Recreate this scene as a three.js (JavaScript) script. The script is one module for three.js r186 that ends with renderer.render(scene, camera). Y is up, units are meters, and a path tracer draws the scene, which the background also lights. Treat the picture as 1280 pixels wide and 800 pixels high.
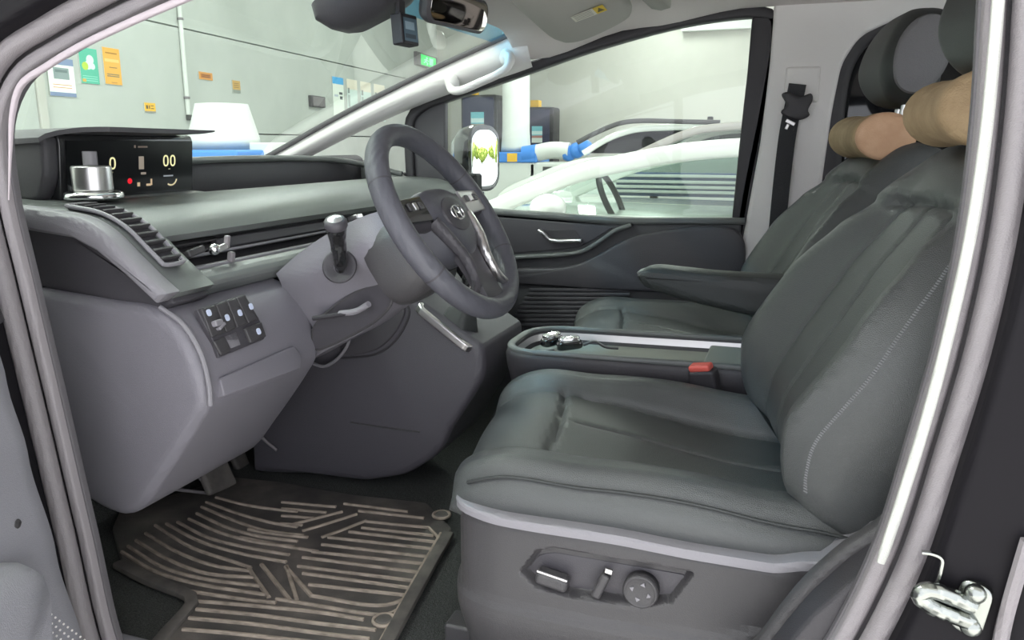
import * as THREE from 'three';
import { RoundedBoxGeometry } from 'three/addons/geometries/RoundedBoxGeometry.js';
import { mergeGeometries, toCreasedNormals } from 'three/addons/utils/BufferGeometryUtils.js';
import { RectAreaLightUniformsLib } from 'three/addons/lights/RectAreaLightUniformsLib.js';

// ---------------------------------------------------------------- camera, sky, lights, exposure
const V3 = THREE.Vector3, R = Math.PI / 180;
const F = 1000, YAW = 19.4 * R, PIT = 12.4 * R, CAM = new V3(0, 1.5, 1.75);
const scene = new THREE.Scene();
const camera = new THREE.PerspectiveCamera(2 * Math.atan(400 / F) / R, 1.6, 0.05, 200);
camera.position.copy(CAM); camera.rotation.set(-PIT, YAW, 0, 'YXZ'); camera.updateMatrixWorld(true); scene.add(camera);
const renderer = new THREE.WebGLRenderer({ antialias: true });
renderer.toneMapping = THREE.LinearToneMapping; renderer.toneMappingExposure = 1.5;
renderer.shadowMap.enabled = true;
RectAreaLightUniformsLib.init();
scene.background = new THREE.Color().setRGB(0.9, 0.93, 1.0);
scene.backgroundIntensity = 1.95;
const sun = new THREE.DirectionalLight(new THREE.Color().setRGB(1, 0.97, 0.92), 13.5); // daylight on the yard in front of the open bay
sun.position.set(9, 30.4, 18.4); sun.target.position.set(0, 0.4, 0.4); sun.castShadow = true; sun.shadow.mapSize.set(2048, 2048);
Object.assign(sun.shadow.camera, { left: -18, right: 18, top: 18, bottom: -18, near: 1, far: 80 }); sun.name = 'sun'; scene.add(sun, sun.target);
const LAMP_POWER = 50;   // ceiling tubes of the workshop, built with the ceiling below

// ---------------------------------------------------------------- pixel rays (1280x800) to places
const EUL = new THREE.Euler(-PIT, YAW, 0, 'YXZ');
const ray = (u, v) => new V3((u - 640) / F, -(v - 400) / F, -1).applyEuler(EUL);
const onZ = (u, v, z) => { const d = ray(u, v); return CAM.clone().addScaledVector(d, (z - CAM.z) / d.z); };
const onX = (u, v, x) => { const d = ray(u, v); return CAM.clone().addScaledVector(d, (x - CAM.x) / d.x); };
const onY = (u, v, y) => { const d = ray(u, v); return CAM.clone().addScaledVector(d, (y - CAM.y) / d.y); };
const pz = (pts, z) => pts.map(([u, v]) => { const p = onZ(u, v, z); return [p.x, p.y]; });
const v3 = (x, y, z) => new V3(x, y, z);
const clamp = (x, a = 0, b = 1) => Math.min(b, Math.max(a, x));
const sst = (a, b, x) => { const t = clamp((x - a) / (b - a)); return t * t * (3 - 2 * t); };
const lerp = (a, b, t) => a + (b - a) * t;
function rng(seed) { let s = seed >>> 0; return () => ((s = (s * 1664525 + 1013904223) >>> 0) / 4294967296); }
function curve(tab, x) { // smooth interpolation in a table [[x,y],...]
  if (x <= tab[0][0]) return tab[0][1];
  for (let i = 1; i < tab.length; i++) if (x <= tab[i][0]) { const t = (x - tab[i - 1][0]) / (tab[i][0] - tab[i - 1][0]); return lerp(tab[i - 1][1], tab[i][1], t * t * (3 - 2 * t)); }
  return tab[tab.length - 1][1];
}

// ---------------------------------------------------------------- procedural textures
function noiseGrid(n, cells, rand) {
  const g = Array.from({ length: cells * cells }, rand), o = new Float32Array(n * n);
  for (let j = 0; j < n; j++) for (let i = 0; i < n; i++) {
    const x = i / n * cells, y = j / n * cells, xi = x | 0, yi = y | 0, fx = x - xi, fy = y - yi, sx = fx * fx * (3 - 2 * fx), sy = fy * fy * (3 - 2 * fy);
    const a = g[yi * cells + xi], b = g[yi * cells + (xi + 1) % cells], c = g[((yi + 1) % cells) * cells + xi], d = g[((yi + 1) % cells) * cells + (xi + 1) % cells];
    o[j * n + i] = lerp(lerp(a, b, sx), lerp(c, d, sx), sy);
  }
  return o;
}
function fbm(n, base, oct, seed) {
  const r = rng(seed), o = new Float32Array(n * n); let amp = 1, tot = 0;
  for (let k = 0; k < oct; k++) { const g = noiseGrid(n, base << k, r); for (let i = 0; i < o.length; i++) o[i] += g[i] * amp; tot += amp; amp *= 0.55; }
  for (let i = 0; i < o.length; i++) o[i] /= tot;
  return o;
}
function worley(n, cells, seed) {
  const r = rng(seed), px = [], o = new Float32Array(n * n);
  for (let i = 0; i < cells * cells; i++) px.push([r(), r()]);
  for (let j = 0; j < n; j++) for (let i = 0; i < n; i++) {
    const x = i / n * cells, y = j / n * cells, xi = x | 0, yi = y | 0; let d1 = 9, d2 = 9;
    for (let b = -1; b < 2; b++) for (let a = -1; a < 2; a++) {
      const cx = (xi + a + cells) % cells, cy = (yi + b + cells) % cells, p = px[cy * cells + cx];
      const d = Math.hypot(xi + a + p[0] - x, yi + b + p[1] - y);
      if (d < d1) { d2 = d1; d1 = d; } else if (d < d2) d2 = d;
    }
    o[j * n + i] = clamp((d2 - d1) * 2.2);
  }
  return o;
}
function grayTex(f, n, tile, lo = 0, hi = 1) {
  const d = new Uint8Array(n * n * 4);
  for (let i = 0; i < n * n; i++) { const v = Math.round(255 * (lo + (hi - lo) * clamp(f[i]))); d[i * 4] = d[i * 4 + 1] = d[i * 4 + 2] = v; d[i * 4 + 3] = 255; }
  const t = new THREE.DataTexture(d, n, n); t.wrapS = t.wrapT = THREE.RepeatWrapping; t.magFilter = THREE.LinearFilter; t.minFilter = THREE.LinearMipmapLinearFilter; t.generateMipmaps = true;
  t.repeat.set(1 / tile, 1 / tile); t.needsUpdate = true; return t;
}
function colorTex(f, n, tile, c0, c1, g = 1) { // two linear colours mixed by a field
  const d = new Uint8Array(n * n * 4), s = (x) => Math.round(255 * (x <= 0.0031308 ? 12.92 * x : 1.055 * x ** (1 / 2.4) - 0.055));
  for (let i = 0; i < n * n; i++) { const k = clamp(f[i]) ** g; for (let c = 0; c < 3; c++) d[i * 4 + c] = s(lerp(c0[c], c1[c], k)); d[i * 4 + 3] = 255; }
  const t = new THREE.DataTexture(d, n, n); t.colorSpace = THREE.SRGBColorSpace; t.wrapS = t.wrapT = THREE.RepeatWrapping; t.magFilter = THREE.LinearFilter; t.minFilter = THREE.LinearMipmapLinearFilter; t.generateMipmaps = true;
  t.repeat.set(1 / tile, 1 / tile); t.needsUpdate = true; return t;
}
const stretch = (f, a, b) => f.map((x) => clamp((x - a) / (b - a)));
const fb1 = stretch(fbm(256, 4, 6, 11), 0.25, 0.75), fb2 = stretch(fbm(256, 8, 5, 23), 0.25, 0.75), wor = worley(256, 26, 5), fine = stretch(fbm(256, 64, 2, 7), 0.2, 0.8);
const grainB = grayTex(fine, 256, 0.06), leatherB = grayTex(wor, 256, 0.055), cloth = grayTex(stretch(fbm(256, 48, 3, 3), 0.2, 0.8), 256, 0.08);
const col = (r, g, b) => new THREE.Color().setRGB(r, g, b);
const std = (o) => new THREE.MeshStandardMaterial(o), phy = (o) => new THREE.MeshPhysicalMaterial(o);
const plas = (r, g, b, rough = 0.5, bump = 0.00025) => std({ color: col(r, g, b), roughness: rough, bumpMap: grainB, bumpScale: bump });
const M = {
  pad: plas(0.12, 0.127, 0.124, 0.36, 0.0002), tray: plas(0.22, 0.23, 0.2, 0.5), dark: plas(0.062, 0.058, 0.066, 0.5), black: plas(0.036, 0.033, 0.038, 0.5), mid: plas(0.2, 0.19, 0.215, 0.48),
  stack: plas(0.08, 0.075, 0.087, 0.48), edge: plas(0.24, 0.23, 0.25, 0.45),
  shield: plas(0.06, 0.057, 0.06, 0.45), doorgrey: plas(0.26, 0.255, 0.28, 0.55), card: plas(0.062, 0.062, 0.066, 0.55),
  leather: phy({ color: col(0.08, 0.084, 0.084), roughness: 0.28, bumpMap: leatherB, bumpScale: 0.0003, specularIntensity: 1 }),
  leather2: phy({ color: col(0.034, 0.037, 0.037), roughness: 0.4, bumpMap: leatherB, bumpScale: 0.0003 }),
  rimLeather: phy({ color: col(0.085, 0.085, 0.1), roughness: 0.42, bumpMap: leatherB, bumpScale: 0.0002 }),
  thread: plas(0.2, 0.2, 0.21, 0.6), seam: plas(0.025, 0.025, 0.027, 0.7),
  light: plas(0.8, 0.77, 0.76, 0.5), liner: std({ color: col(0.72, 0.67, 0.65), roughness: 0.95, bumpMap: cloth, bumpScale: 0.0005 }),
  visor: std({ color: col(0.5, 0.49, 0.45), roughness: 0.85, bumpMap: cloth, bumpScale: 0.0003 }),
  greyfab: std({ color: col(0.17, 0.165, 0.175), roughness: 0.8, bumpMap: cloth, bumpScale: 0.0004 }),
  rubber: plas(0.06, 0.056, 0.06, 0.55), seal: plas(0.23, 0.21, 0.22, 0.5), sealdk: plas(0.1, 0.093, 0.1, 0.5),
  paint: phy({ color: col(0.01, 0.009, 0.011), roughness: 0.5, specularIntensity: 0.2 }),
  chrome: std({ color: col(0.85, 0.85, 0.86), metalness: 1, roughness: 0.16 }), satin: std({ color: col(0.74, 0.72, 0.72), metalness: 1, roughness: 0.34 }),
  silver: std({ color: col(0.62, 0.6, 0.6), metalness: 0.85, roughness: 0.38 }), zinc: std({ color: col(0.3, 0.315, 0.295), metalness: 1, roughness: 0.24 }),
  gloss: phy({ color: col(0.012, 0.012, 0.013), roughness: 0.12, clearcoat: 1, clearcoatRoughness: 0.05 }),
  carpet: std({ map: colorTex(fine, 256, 0.08, [0.028, 0.03, 0.029], [0.085, 0.09, 0.085]), roughness: 1, bumpMap: cloth, bumpScale: 0.002 }),
  matbase: std({ map: colorTex(fb1, 256, 0.35, [0.075, 0.069, 0.066], [0.2, 0.178, 0.16], 1.3), roughness: 0.6, bumpMap: grainB, bumpScale: 0.0004 }),
  matridge: std({ map: colorTex(fb2, 256, 0.22, [0.26, 0.22, 0.18], [0.48, 0.4, 0.33]), roughness: 0.85 }),
  matplain: std({ map: colorTex(fb2, 256, 0.3, [0.09, 0.083, 0.078], [0.16, 0.145, 0.13]), roughness: 0.7 }),
  tan: std({ map: colorTex(fb1, 256, 0.13, [0.34, 0.235, 0.13], [0.46, 0.33, 0.19]), roughness: 0.75, bumpMap: cloth, bumpScale: 0.0005 }),
  peach: std({ map: colorTex(fb1, 256, 0.2, [0.56, 0.33, 0.2], [0.68, 0.43, 0.28]), roughness: 0.7, bumpMap: cloth, bumpScale: 0.0004 }),
  red: plas(0.75, 0.13, 0.1, 0.4), web: std({ color: col(0.03, 0.03, 0.034), roughness: 0.8, bumpMap: cloth, bumpScale: 0.0006 }),
  wall: std({ map: colorTex(fb1, 256, 2.4, [0.5, 0.525, 0.49], [0.575, 0.6, 0.56]), roughness: 0.85, bumpMap: cloth, bumpScale: 0.0008 }),
  wall2: std({ map: colorTex(fb1, 256, 3.1, [0.54, 0.53, 0.485], [0.6, 0.59, 0.54]), roughness: 0.85 }),
  concrete: std({ map: colorTex(fb2, 256, 2.2, [0.36, 0.36, 0.36], [0.48, 0.48, 0.47]), roughness: 0.75 }),
  asphalt: std({ map: colorTex(fb2, 256, 3, [0.34, 0.36, 0.38], [0.46, 0.48, 0.5]), roughness: 0.9 }),
  pinkedge: plas(0.46, 0.4, 0.43, 0.6), strip: plas(0.5, 0.5, 0.47, 0.5), white: plas(0.7, 0.72, 0.68, 0.5), wpaint: phy({ color: col(0.78, 0.8, 0.75), roughness: 0.3, clearcoat: 1, clearcoatRoughness: 0.06 }),
  gpaint: phy({ color: col(0.34, 0.31, 0.29), roughness: 0.35, clearcoat: 1 }), blue: plas(0.07, 0.26, 0.72, 0.4), bluedk: plas(0.05, 0.09, 0.22, 0.35),
  yellow: plas(0.85, 0.5, 0.06, 0.6), navy: plas(0.045, 0.045, 0.085, 0.5),
  glass: phy({ color: col(0.92, 0.98, 0.94), roughness: 0.02, transmission: 1, thickness: 0, ior: 1.45 }),
  shade: phy({ color: col(0.28, 0.62, 0.86), roughness: 0.02, transmission: 1, thickness: 0, ior: 1.45 }),
  tint: phy({ color: col(0.035, 0.035, 0.04), roughness: 0.05, transmission: 0.6, thickness: 0, ior: 1.5 }),
  carglass: phy({ color: col(0.72, 0.78, 0.76), roughness: 0.02, transmission: 1, thickness: 0, ior: 1.5 }),
  screen: phy({ color: col(0.03, 0.03, 0.032), roughness: 0.25, clearcoat: 0.4 }),
  mirror: std({ color: col(0.95, 0.96, 0.97), metalness: 1, roughness: 0.02 }),
  leaf: std({ map: colorTex(fb2, 256, 1.2, [0.1, 0.17, 0.02], [0.4, 0.46, 0.08]), roughness: 0.9 }), bark: plas(0.1, 0.07, 0.05, 0.9),
};
M.visor2 = M.visor;

// ---------------------------------------------------------------- geometry helpers
function boxUV(g) { // metric uv, projected per face along its dominant axis
  if (g.index) { const n = g.toNonIndexed(); g.dispose(); g = n; }
  const p = g.attributes.position, uv = new Float32Array(p.count * 2), a = v3(), b = v3(), c = v3();
  for (let i = 0; i < p.count; i += 3) {
    a.fromBufferAttribute(p, i); b.fromBufferAttribute(p, i + 1); c.fromBufferAttribute(p, i + 2);
    const n = b.clone().sub(a).cross(c.clone().sub(a)), x = Math.abs(n.x), y = Math.abs(n.y), z = Math.abs(n.z);
    [a, b, c].forEach((q, k) => { const o = (i + k) * 2; if (y >= x && y >= z) { uv[o] = q.x; uv[o + 1] = q.z; } else if (x >= z) { uv[o] = q.z; uv[o + 1] = q.y; } else { uv[o] = q.x; uv[o + 1] = q.y; } });
  }
  g.setAttribute('uv', new THREE.BufferAttribute(uv, 2)); return g;
}
function fix(g, crease) { // outward faces, creased normals
  const p = g.attributes.position, ix = g.index.array, a = v3(), b = v3(), c = v3(); let vol = 0;
  for (let i = 0; i < ix.length; i += 3) { a.fromBufferAttribute(p, ix[i]); b.fromBufferAttribute(p, ix[i + 1]); c.fromBufferAttribute(p, ix[i + 2]); vol += a.dot(b.cross(c)); }
  if (vol < 0) for (let i = 0; i < ix.length; i += 3) { const t = ix[i]; ix[i] = ix[i + 1]; ix[i + 1] = t; }
  if (crease) return toCreasedNormals(g, crease);
  g.computeVertexNormals(); return g;
}
function geoOf(pos, idx) { const g = new THREE.BufferGeometry(); g.setAttribute('position', new THREE.Float32BufferAttribute(pos, 3)); g.setIndex(idx); return g; }
function loft(loops, { cap = true, crease = 0.7, closed = false } = {}) { // closed loops of equal length
  const n = loops[0].length, m = loops.length, pos = [], idx = [];
  for (const l of loops) for (const p of l) pos.push(p.x, p.y, p.z);
  for (let j = 0; j < (closed ? m : m - 1); j++) for (let i = 0; i < n; i++) { const a = j * n + i, b = j * n + (i + 1) % n, c = ((j + 1) % m) * n + (i + 1) % n, d = ((j + 1) % m) * n + i; idx.push(a, b, c, a, c, d); }
  if (cap && !closed) for (const j of [0, m - 1]) {
    const ce = v3(); loops[j].forEach((p) => ce.add(p)); ce.multiplyScalar(1 / n); const k = pos.length / 3; pos.push(ce.x, ce.y, ce.z);
    for (let i = 0; i < n; i++) { const a = j * n + i, b = j * n + (i + 1) % n; j ? idx.push(a, b, k) : idx.push(b, a, k); }
  }
  return fix(geoOf(pos, idx), crease);
}
function shell(fn, nu, nv, off, crease = 0.6) { // closed solid: front sheet fn(u,v), back sheet displaced by off
  const pos = [], idx = [], N = (nu + 1) * (nv + 1);
  const back = (p, u, v) => (typeof off === 'function' ? off(p, u, v) : p.clone().add(off));
  for (let s = 0; s < 2; s++) for (let j = 0; j <= nv; j++) for (let i = 0; i <= nu; i++) { let p = fn(i / nu, j / nv); if (s) p = back(p, i / nu, j / nv); pos.push(p.x, p.y, p.z); }
  const at = (i, j, s) => s * N + j * (nu + 1) + i, q = (a, b, c, d) => idx.push(a, b, c, a, c, d);
  for (let j = 0; j < nv; j++) for (let i = 0; i < nu; i++) { q(at(i, j, 0), at(i + 1, j, 0), at(i + 1, j + 1, 0), at(i, j + 1, 0)); q(at(i, j, 1), at(i, j + 1, 1), at(i + 1, j + 1, 1), at(i + 1, j, 1)); }
  for (let i = 0; i < nu; i++) { q(at(i, 0, 1), at(i + 1, 0, 1), at(i + 1, 0, 0), at(i, 0, 0)); q(at(i, nv, 0), at(i + 1, nv, 0), at(i + 1, nv, 1), at(i, nv, 1)); }
  for (let j = 0; j < nv; j++) { q(at(0, j, 0), at(0, j + 1, 0), at(0, j + 1, 1), at(0, j, 1)); q(at(nu, j, 1), at(nu, j + 1, 1), at(nu, j + 1, 0), at(nu, j, 0)); }
  return fix(geoOf(pos, idx), crease);
}
function sheet(fn, nu, nv) { // one smooth single-layer surface
  const pos = [], idx = []; for (let j = 0; j <= nv; j++) for (let i = 0; i <= nu; i++) { const p = fn(i / nu, j / nv); pos.push(p.x, p.y, p.z); }
  for (let j = 0; j < nv; j++) for (let i = 0; i < nu; i++) { const a = j * (nu + 1) + i; idx.push(a, a + 1, a + nu + 2, a, a + nu + 2, a + nu + 1); }
  const g = geoOf(pos, idx); g.computeVertexNormals(); return g;
}
function netFn(rows) { // smooth surface through a control net
  const cs = rows.map((r) => new THREE.CatmullRomCurve3(r, false, 'centripetal'));
  return (u, v) => new THREE.CatmullRomCurve3(cs.map((c) => c.getPoint(u)), false, 'centripetal').getPoint(v);
}
const spl = (pts, n, closed = false) => new THREE.CatmullRomCurve3(pts, closed, 'centripetal').getSpacedPoints(n);
function sweep(path, prof, up = v3(0, 1, 0), { closed = false, scale, crease = 0.7, cap = true } = {}) {
  const m = path.length, loops = [];
  for (let i = 0; i < m; i++) {
    const a = path[closed ? (i - 1 + m) % m : Math.max(0, i - 1)], b = path[closed ? (i + 1) % m : Math.min(m - 1, i + 1)];
    const t = b.clone().sub(a).normalize(), U = typeof up === 'function' ? up(i / (m - 1)) : up;
    const s = U.clone().cross(t).normalize(), w = t.clone().cross(s), k = scale ? scale(i / (m - 1)) : 1;
    loops.push(prof.map(([x, y]) => path[i].clone().addScaledVector(s, x * k).addScaledVector(w, y * k)));
  }
  return loft(loops, { closed, crease, cap });
}
const circ = (r, n = 12, ry = r) => Array.from({ length: n }, (_, i) => [r * Math.cos(i / n * 2 * Math.PI), ry * Math.sin(i / n * 2 * Math.PI)]);
function rrect(w, h, r, k = 4) { // rounded rectangle outline centred at 0
  const o = []; [[1, 1], [-1, 1], [-1, -1], [1, -1]].forEach(([sx, sy], q) => { for (let i = 0; i <= k; i++) { const a = (q + i / k) * Math.PI / 2; o.push([sx * (w / 2 - r) + r * Math.cos(a), sy * (h / 2 - r) + r * Math.sin(a)]); } });
  return o;
}
const tube = (pts, r, n = 10, seg = 0) => sweep(seg ? spl(pts, seg) : pts, circ(r, n), v3(0.13, 0.97, 0.21));
function roundPoly(pts, r, k = 5) { // polygon [x,y] with rounded corners
  const n = pts.length, o = [];
  for (let i = 0; i < n; i++) {
    const p = new THREE.Vector2(...pts[i]), a = new THREE.Vector2(...pts[(i + n - 1) % n]).sub(p), b = new THREE.Vector2(...pts[(i + 1) % n]).sub(p);
    const rr = Math.min(typeof r === 'number' ? r : r[i], a.length() * 0.48, b.length() * 0.48), s = p.clone().addScaledVector(a.normalize(), rr), e = p.clone().addScaledVector(b.normalize(), rr);
    if (rr < 1e-5) { o.push([p.x, p.y]); continue; }
    for (let j = 0; j <= k; j++) { const t = j / k, q = s.clone().multiplyScalar((1 - t) ** 2).addScaledVector(p, 2 * t * (1 - t)).addScaledVector(e, t * t); o.push([q.x, q.y]); }
  }
  return o;
}
const smooth2 = (pts, n, closed = false) => spl(pts.map(([x, y]) => v3(x, y, 0)), n, closed).map((p) => [p.x, p.y]);
function ext(pts, z0, z1, bev = 0.004, { holes = [], seg = 3, crease = 0.6 } = {}) { // outline in xy, extruded along z
  const sh = new THREE.Shape(pts.map(([x, y]) => new THREE.Vector2(x, y)));
  for (const h of holes) sh.holes.push(new THREE.Path(h.map(([x, y]) => new THREE.Vector2(x, y))));
  bev = Math.min(bev, (z1 - z0) / 2.01);
  const g = new THREE.ExtrudeGeometry(sh, { depth: Math.max(1e-5, z1 - z0 - 2 * bev), bevelEnabled: bev > 0, bevelThickness: bev, bevelSize: bev, bevelOffset: -bev, bevelSegments: seg, curveSegments: 8 });
  g.translate(0, 0, z0 + bev); g.deleteAttribute('uv'); g.deleteAttribute('normal');
  return toCreasedNormals(g, crease);
}
function onPlane(g, o, xa, ya) { // geometry made in xy(z out) put on a plane with origin o and axes xa, ya
  const X = xa.clone().normalize(), Y = ya.clone().addScaledVector(X, -ya.dot(X)).normalize(), Z = X.clone().cross(Y);
  g.applyMatrix4(new THREE.Matrix4().makeBasis(X, Y, Z).setPosition(o)); return g;
}
const extP = (pts, o, xa, ya, d0, d1, bev, opt) => onPlane(ext(pts, d0, d1, bev, opt), o, xa, ya);
function rbox(x0, x1, y0, y1, z0, z1, r = 0.005, seg = 2) {
  const g = new RoundedBoxGeometry(x1 - x0, y1 - y0, z1 - z0, seg, Math.min(r, (x1 - x0) / 2.05, (y1 - y0) / 2.05, (z1 - z0) / 2.05)); g.translate((x0 + x1) / 2, (y0 + y1) / 2, (z0 + z1) / 2); return g;
}
function tbox(o, xa, ya, w, h, d, r = 0.003) { const g = new RoundedBoxGeometry(w, h, d, 2, Math.min(r, w / 2.05, h / 2.05, d / 2.05)); return onPlane(g, o, xa, ya); }
function lathe(prof, o, axis, n = 40) { const g = new THREE.LatheGeometry(prof.map(([r, y]) => new THREE.Vector2(r, y)), n); g.applyQuaternion(new THREE.Quaternion().setFromUnitVectors(v3(0, 1, 0), axis.clone().normalize())); g.translate(o.x, o.y, o.z); return g; }
function strip(g) { if (g.index) g = g.toNonIndexed(); for (const k of Object.keys(g.attributes)) if (k !== 'position' && k !== 'normal') g.deleteAttribute(k); return g; }
const merge = (gs) => mergeGeometries(gs.map(strip));

// ---------------------------------------------------------------- naming
const taken = {}, tops = [];
const numbered = (n) => { const k = taken[n] = (taken[n] ?? -1) + 1; return k ? n + '_' + String(k).padStart(3, '0') : n; };
function thing(name, label, category, group) { const o = new THREE.Group(); o.name = numbered(name); o.userData = { label, category }; if (group) o.userData.group = group; scene.add(o); tops.push(o); return o; }
function part(name, g, m, parent, label) {
  if (!g.userData.ownUV) g = boxUV(g);
  const o = new THREE.Mesh(g, m); o.name = name; o.castShadow = o.receiveShadow = true; if (label) o.userData.label = label; parent.add(o); return o;
}
function solo(name, g, m, label, category, group) { const o = part(numbered(name), g, m, scene); o.userData = { label, category }; if (group) o.userData.group = group; tops.push(o); return o; }
function struct(name, g, m, label, category) { const o = part(numbered(name), g, m, scene); o.userData = { label, category, kind: 'structure' }; tops.push(o); return o; }
function structG(name, label, category) { const o = thing(name, label, category); o.userData.kind = 'structure'; return o; }
function canvasTex(w, h, draw) { const c = document.createElement('canvas'); c.width = w; c.height = h; draw(c.getContext('2d'), w, h); const t = new THREE.CanvasTexture(c); t.colorSpace = THREE.SRGBColorSpace; return t; }
function printed(w, h, tex, o, xa, ya, extra = {}) { // thin sheet with its own uv
  const g = new THREE.PlaneGeometry(w, h); onPlane(g, o, xa, ya); g.userData.ownUV = true;
  return [g, std({ map: tex, roughness: 0.6, ...extra })];
}

// ================================================================ THE WORKSHOP
const GY = 0.1; // workshop floor
const WA = 6.7 * R, WD = v3(-Math.sin(WA), 0, -Math.cos(WA)), WN = v3(Math.cos(WA), 0, -Math.sin(WA)), W0 = v3(-5.2, 0, 0);
const onWall = (u, v, off = 0) => { const d = ray(u, v), p = W0.clone().addScaledVector(WN, off); return CAM.clone().addScaledVector(d, p.clone().sub(CAM).dot(WN) / d.dot(WN)); };
{
  struct('floor', rbox(-8, 3.5, GY - 0.2, GY, -13, 9, 0.001), M.concrete, 'grey concrete workshop floor under the cars', 'floor');
  struct('ground', rbox(3.5, 60, GY - 0.24, GY - 0.02, -60, 40, 0.001), M.asphalt, 'pale paved yard outside the workshop', 'ground');
  // wall ahead of the van: rows of painted boards with dark joints
  const w = structG('wall_front', 'pale grey-green workshop wall of wide boards ahead of the van', 'wall');
  const y1 = onWall(70, 162).y, y2 = onWall(320, 56).y, H = 4.4, rows = [[GY, y1 - 0.007], [y1 + 0.007, y2 - 0.007], [y2 + 0.007, H]];
  const at = (s, y, d) => W0.clone().addScaledVector(WD, s).addScaledVector(WN, d).setY(y);
  part('backing', tbox(at(3.9, H / 2 + GY, -0.13), WD.clone().negate(), v3(0, 1, 0), 18.4, H, 0.14, 0.002), M.sealdk, w);
  for (const [a, b] of rows) part('panel', tbox(at(3.9, (a + b) / 2, -0.03), WD.clone().negate(), v3(0, 1, 0), 18.4, b - a, 0.06, 0.003), M.wall, w);
  struct('wall_right', rbox(-8, 3.5, GY, 4.4, -13.2, -13, 0.002), M.wall2, 'plain beige workshop side wall beyond the parked cars', 'wall');
  { const p = onZ(905, 33, -12.94); struct('trim_1', rbox(p.x - 0.7, 3.4, p.y - 0.06, p.y + 0.1, -13, -12.84, 0.01), M.white, 'pale ledge running high along the beige side wall', 'ledge'); }
  const c = structG('ceiling', 'pale workshop ceiling with fluorescent tubes', 'ceiling');
  part('slab', rbox(-8, 5, 4.4, 4.6, -13.2, 4.2, 0.002), M.wall2, c);
}
// ceiling lamps (each with its own light)
for (const [x, z] of [[-3.6, -0.4], [-2.3, 1.7], [-2.3, -1.2], [-3.6, -4.2], [-3.6, -8.4], [0.2, -3.6], [0.2, -8.4], [-3.6, 1.6], [-2.2, -11.4]]) {
  const l = thing('ceiling_lamp', 'long white fluorescent lamp under the workshop ceiling', 'lamp', 'workshop ceiling lamps');
  part('housing', rbox(x - 0.12, x + 0.12, 4.33, 4.4, z - 0.75, z + 0.75, 0.01), M.white, l);
  part('diffuser', rbox(x - 0.1, x + 0.1, 4.315, 4.335, z - 0.72, z + 0.72, 0.005), std({ color: col(0.9, 0.95, 0.9), emissive: col(0.9, 1, 0.92), emissiveIntensity: 3 }), l);
  const a = new THREE.RectAreaLight(col(0.93, 1, 0.95), LAMP_POWER, 0.2, 1.44); a.position.set(x, 4.305, z); a.lookAt(x, 0, z); a.name = 'lamp_light'; l.add(a);
}
// a row of trees across the yard (seen in the door mirror)
for (let k = 0; k < 14; k++) {
  const r = rng(90 + k), t = thing('tree', 'yellow-green tree across the yard behind the van', 'tree', 'trees across the yard'), x = k % 2 ? 37 + r() : 30 + r(), z = -24 + k * 2.85;
  part('trunk', lathe([[0.16, 0], [0.1, 1.4], [0.02, 2.6]], v3(x, GY - 0.02, z), v3(0, 1, 0), 10), M.bark, t);
  const g = new THREE.IcosahedronGeometry(1, 5), p = g.attributes.position, q = v3();
  for (let i = 0; i < p.count; i++) { q.fromBufferAttribute(p, i); const n = 1 + 0.16 * Math.sin(q.x * 7 + k) * Math.sin(q.y * 8) + 0.1 * Math.sin(q.z * 15 + q.x * 11 + k * 2); p.setXYZ(i, x + q.x * 2.4 * n, GY + 2.0 + (k % 3) * 0.25 + q.y * 1.5 * n, z + q.z * 2.2 * n); }
  g.computeVertexNormals(); part('crown', g, M.leaf, t);
}
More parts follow.
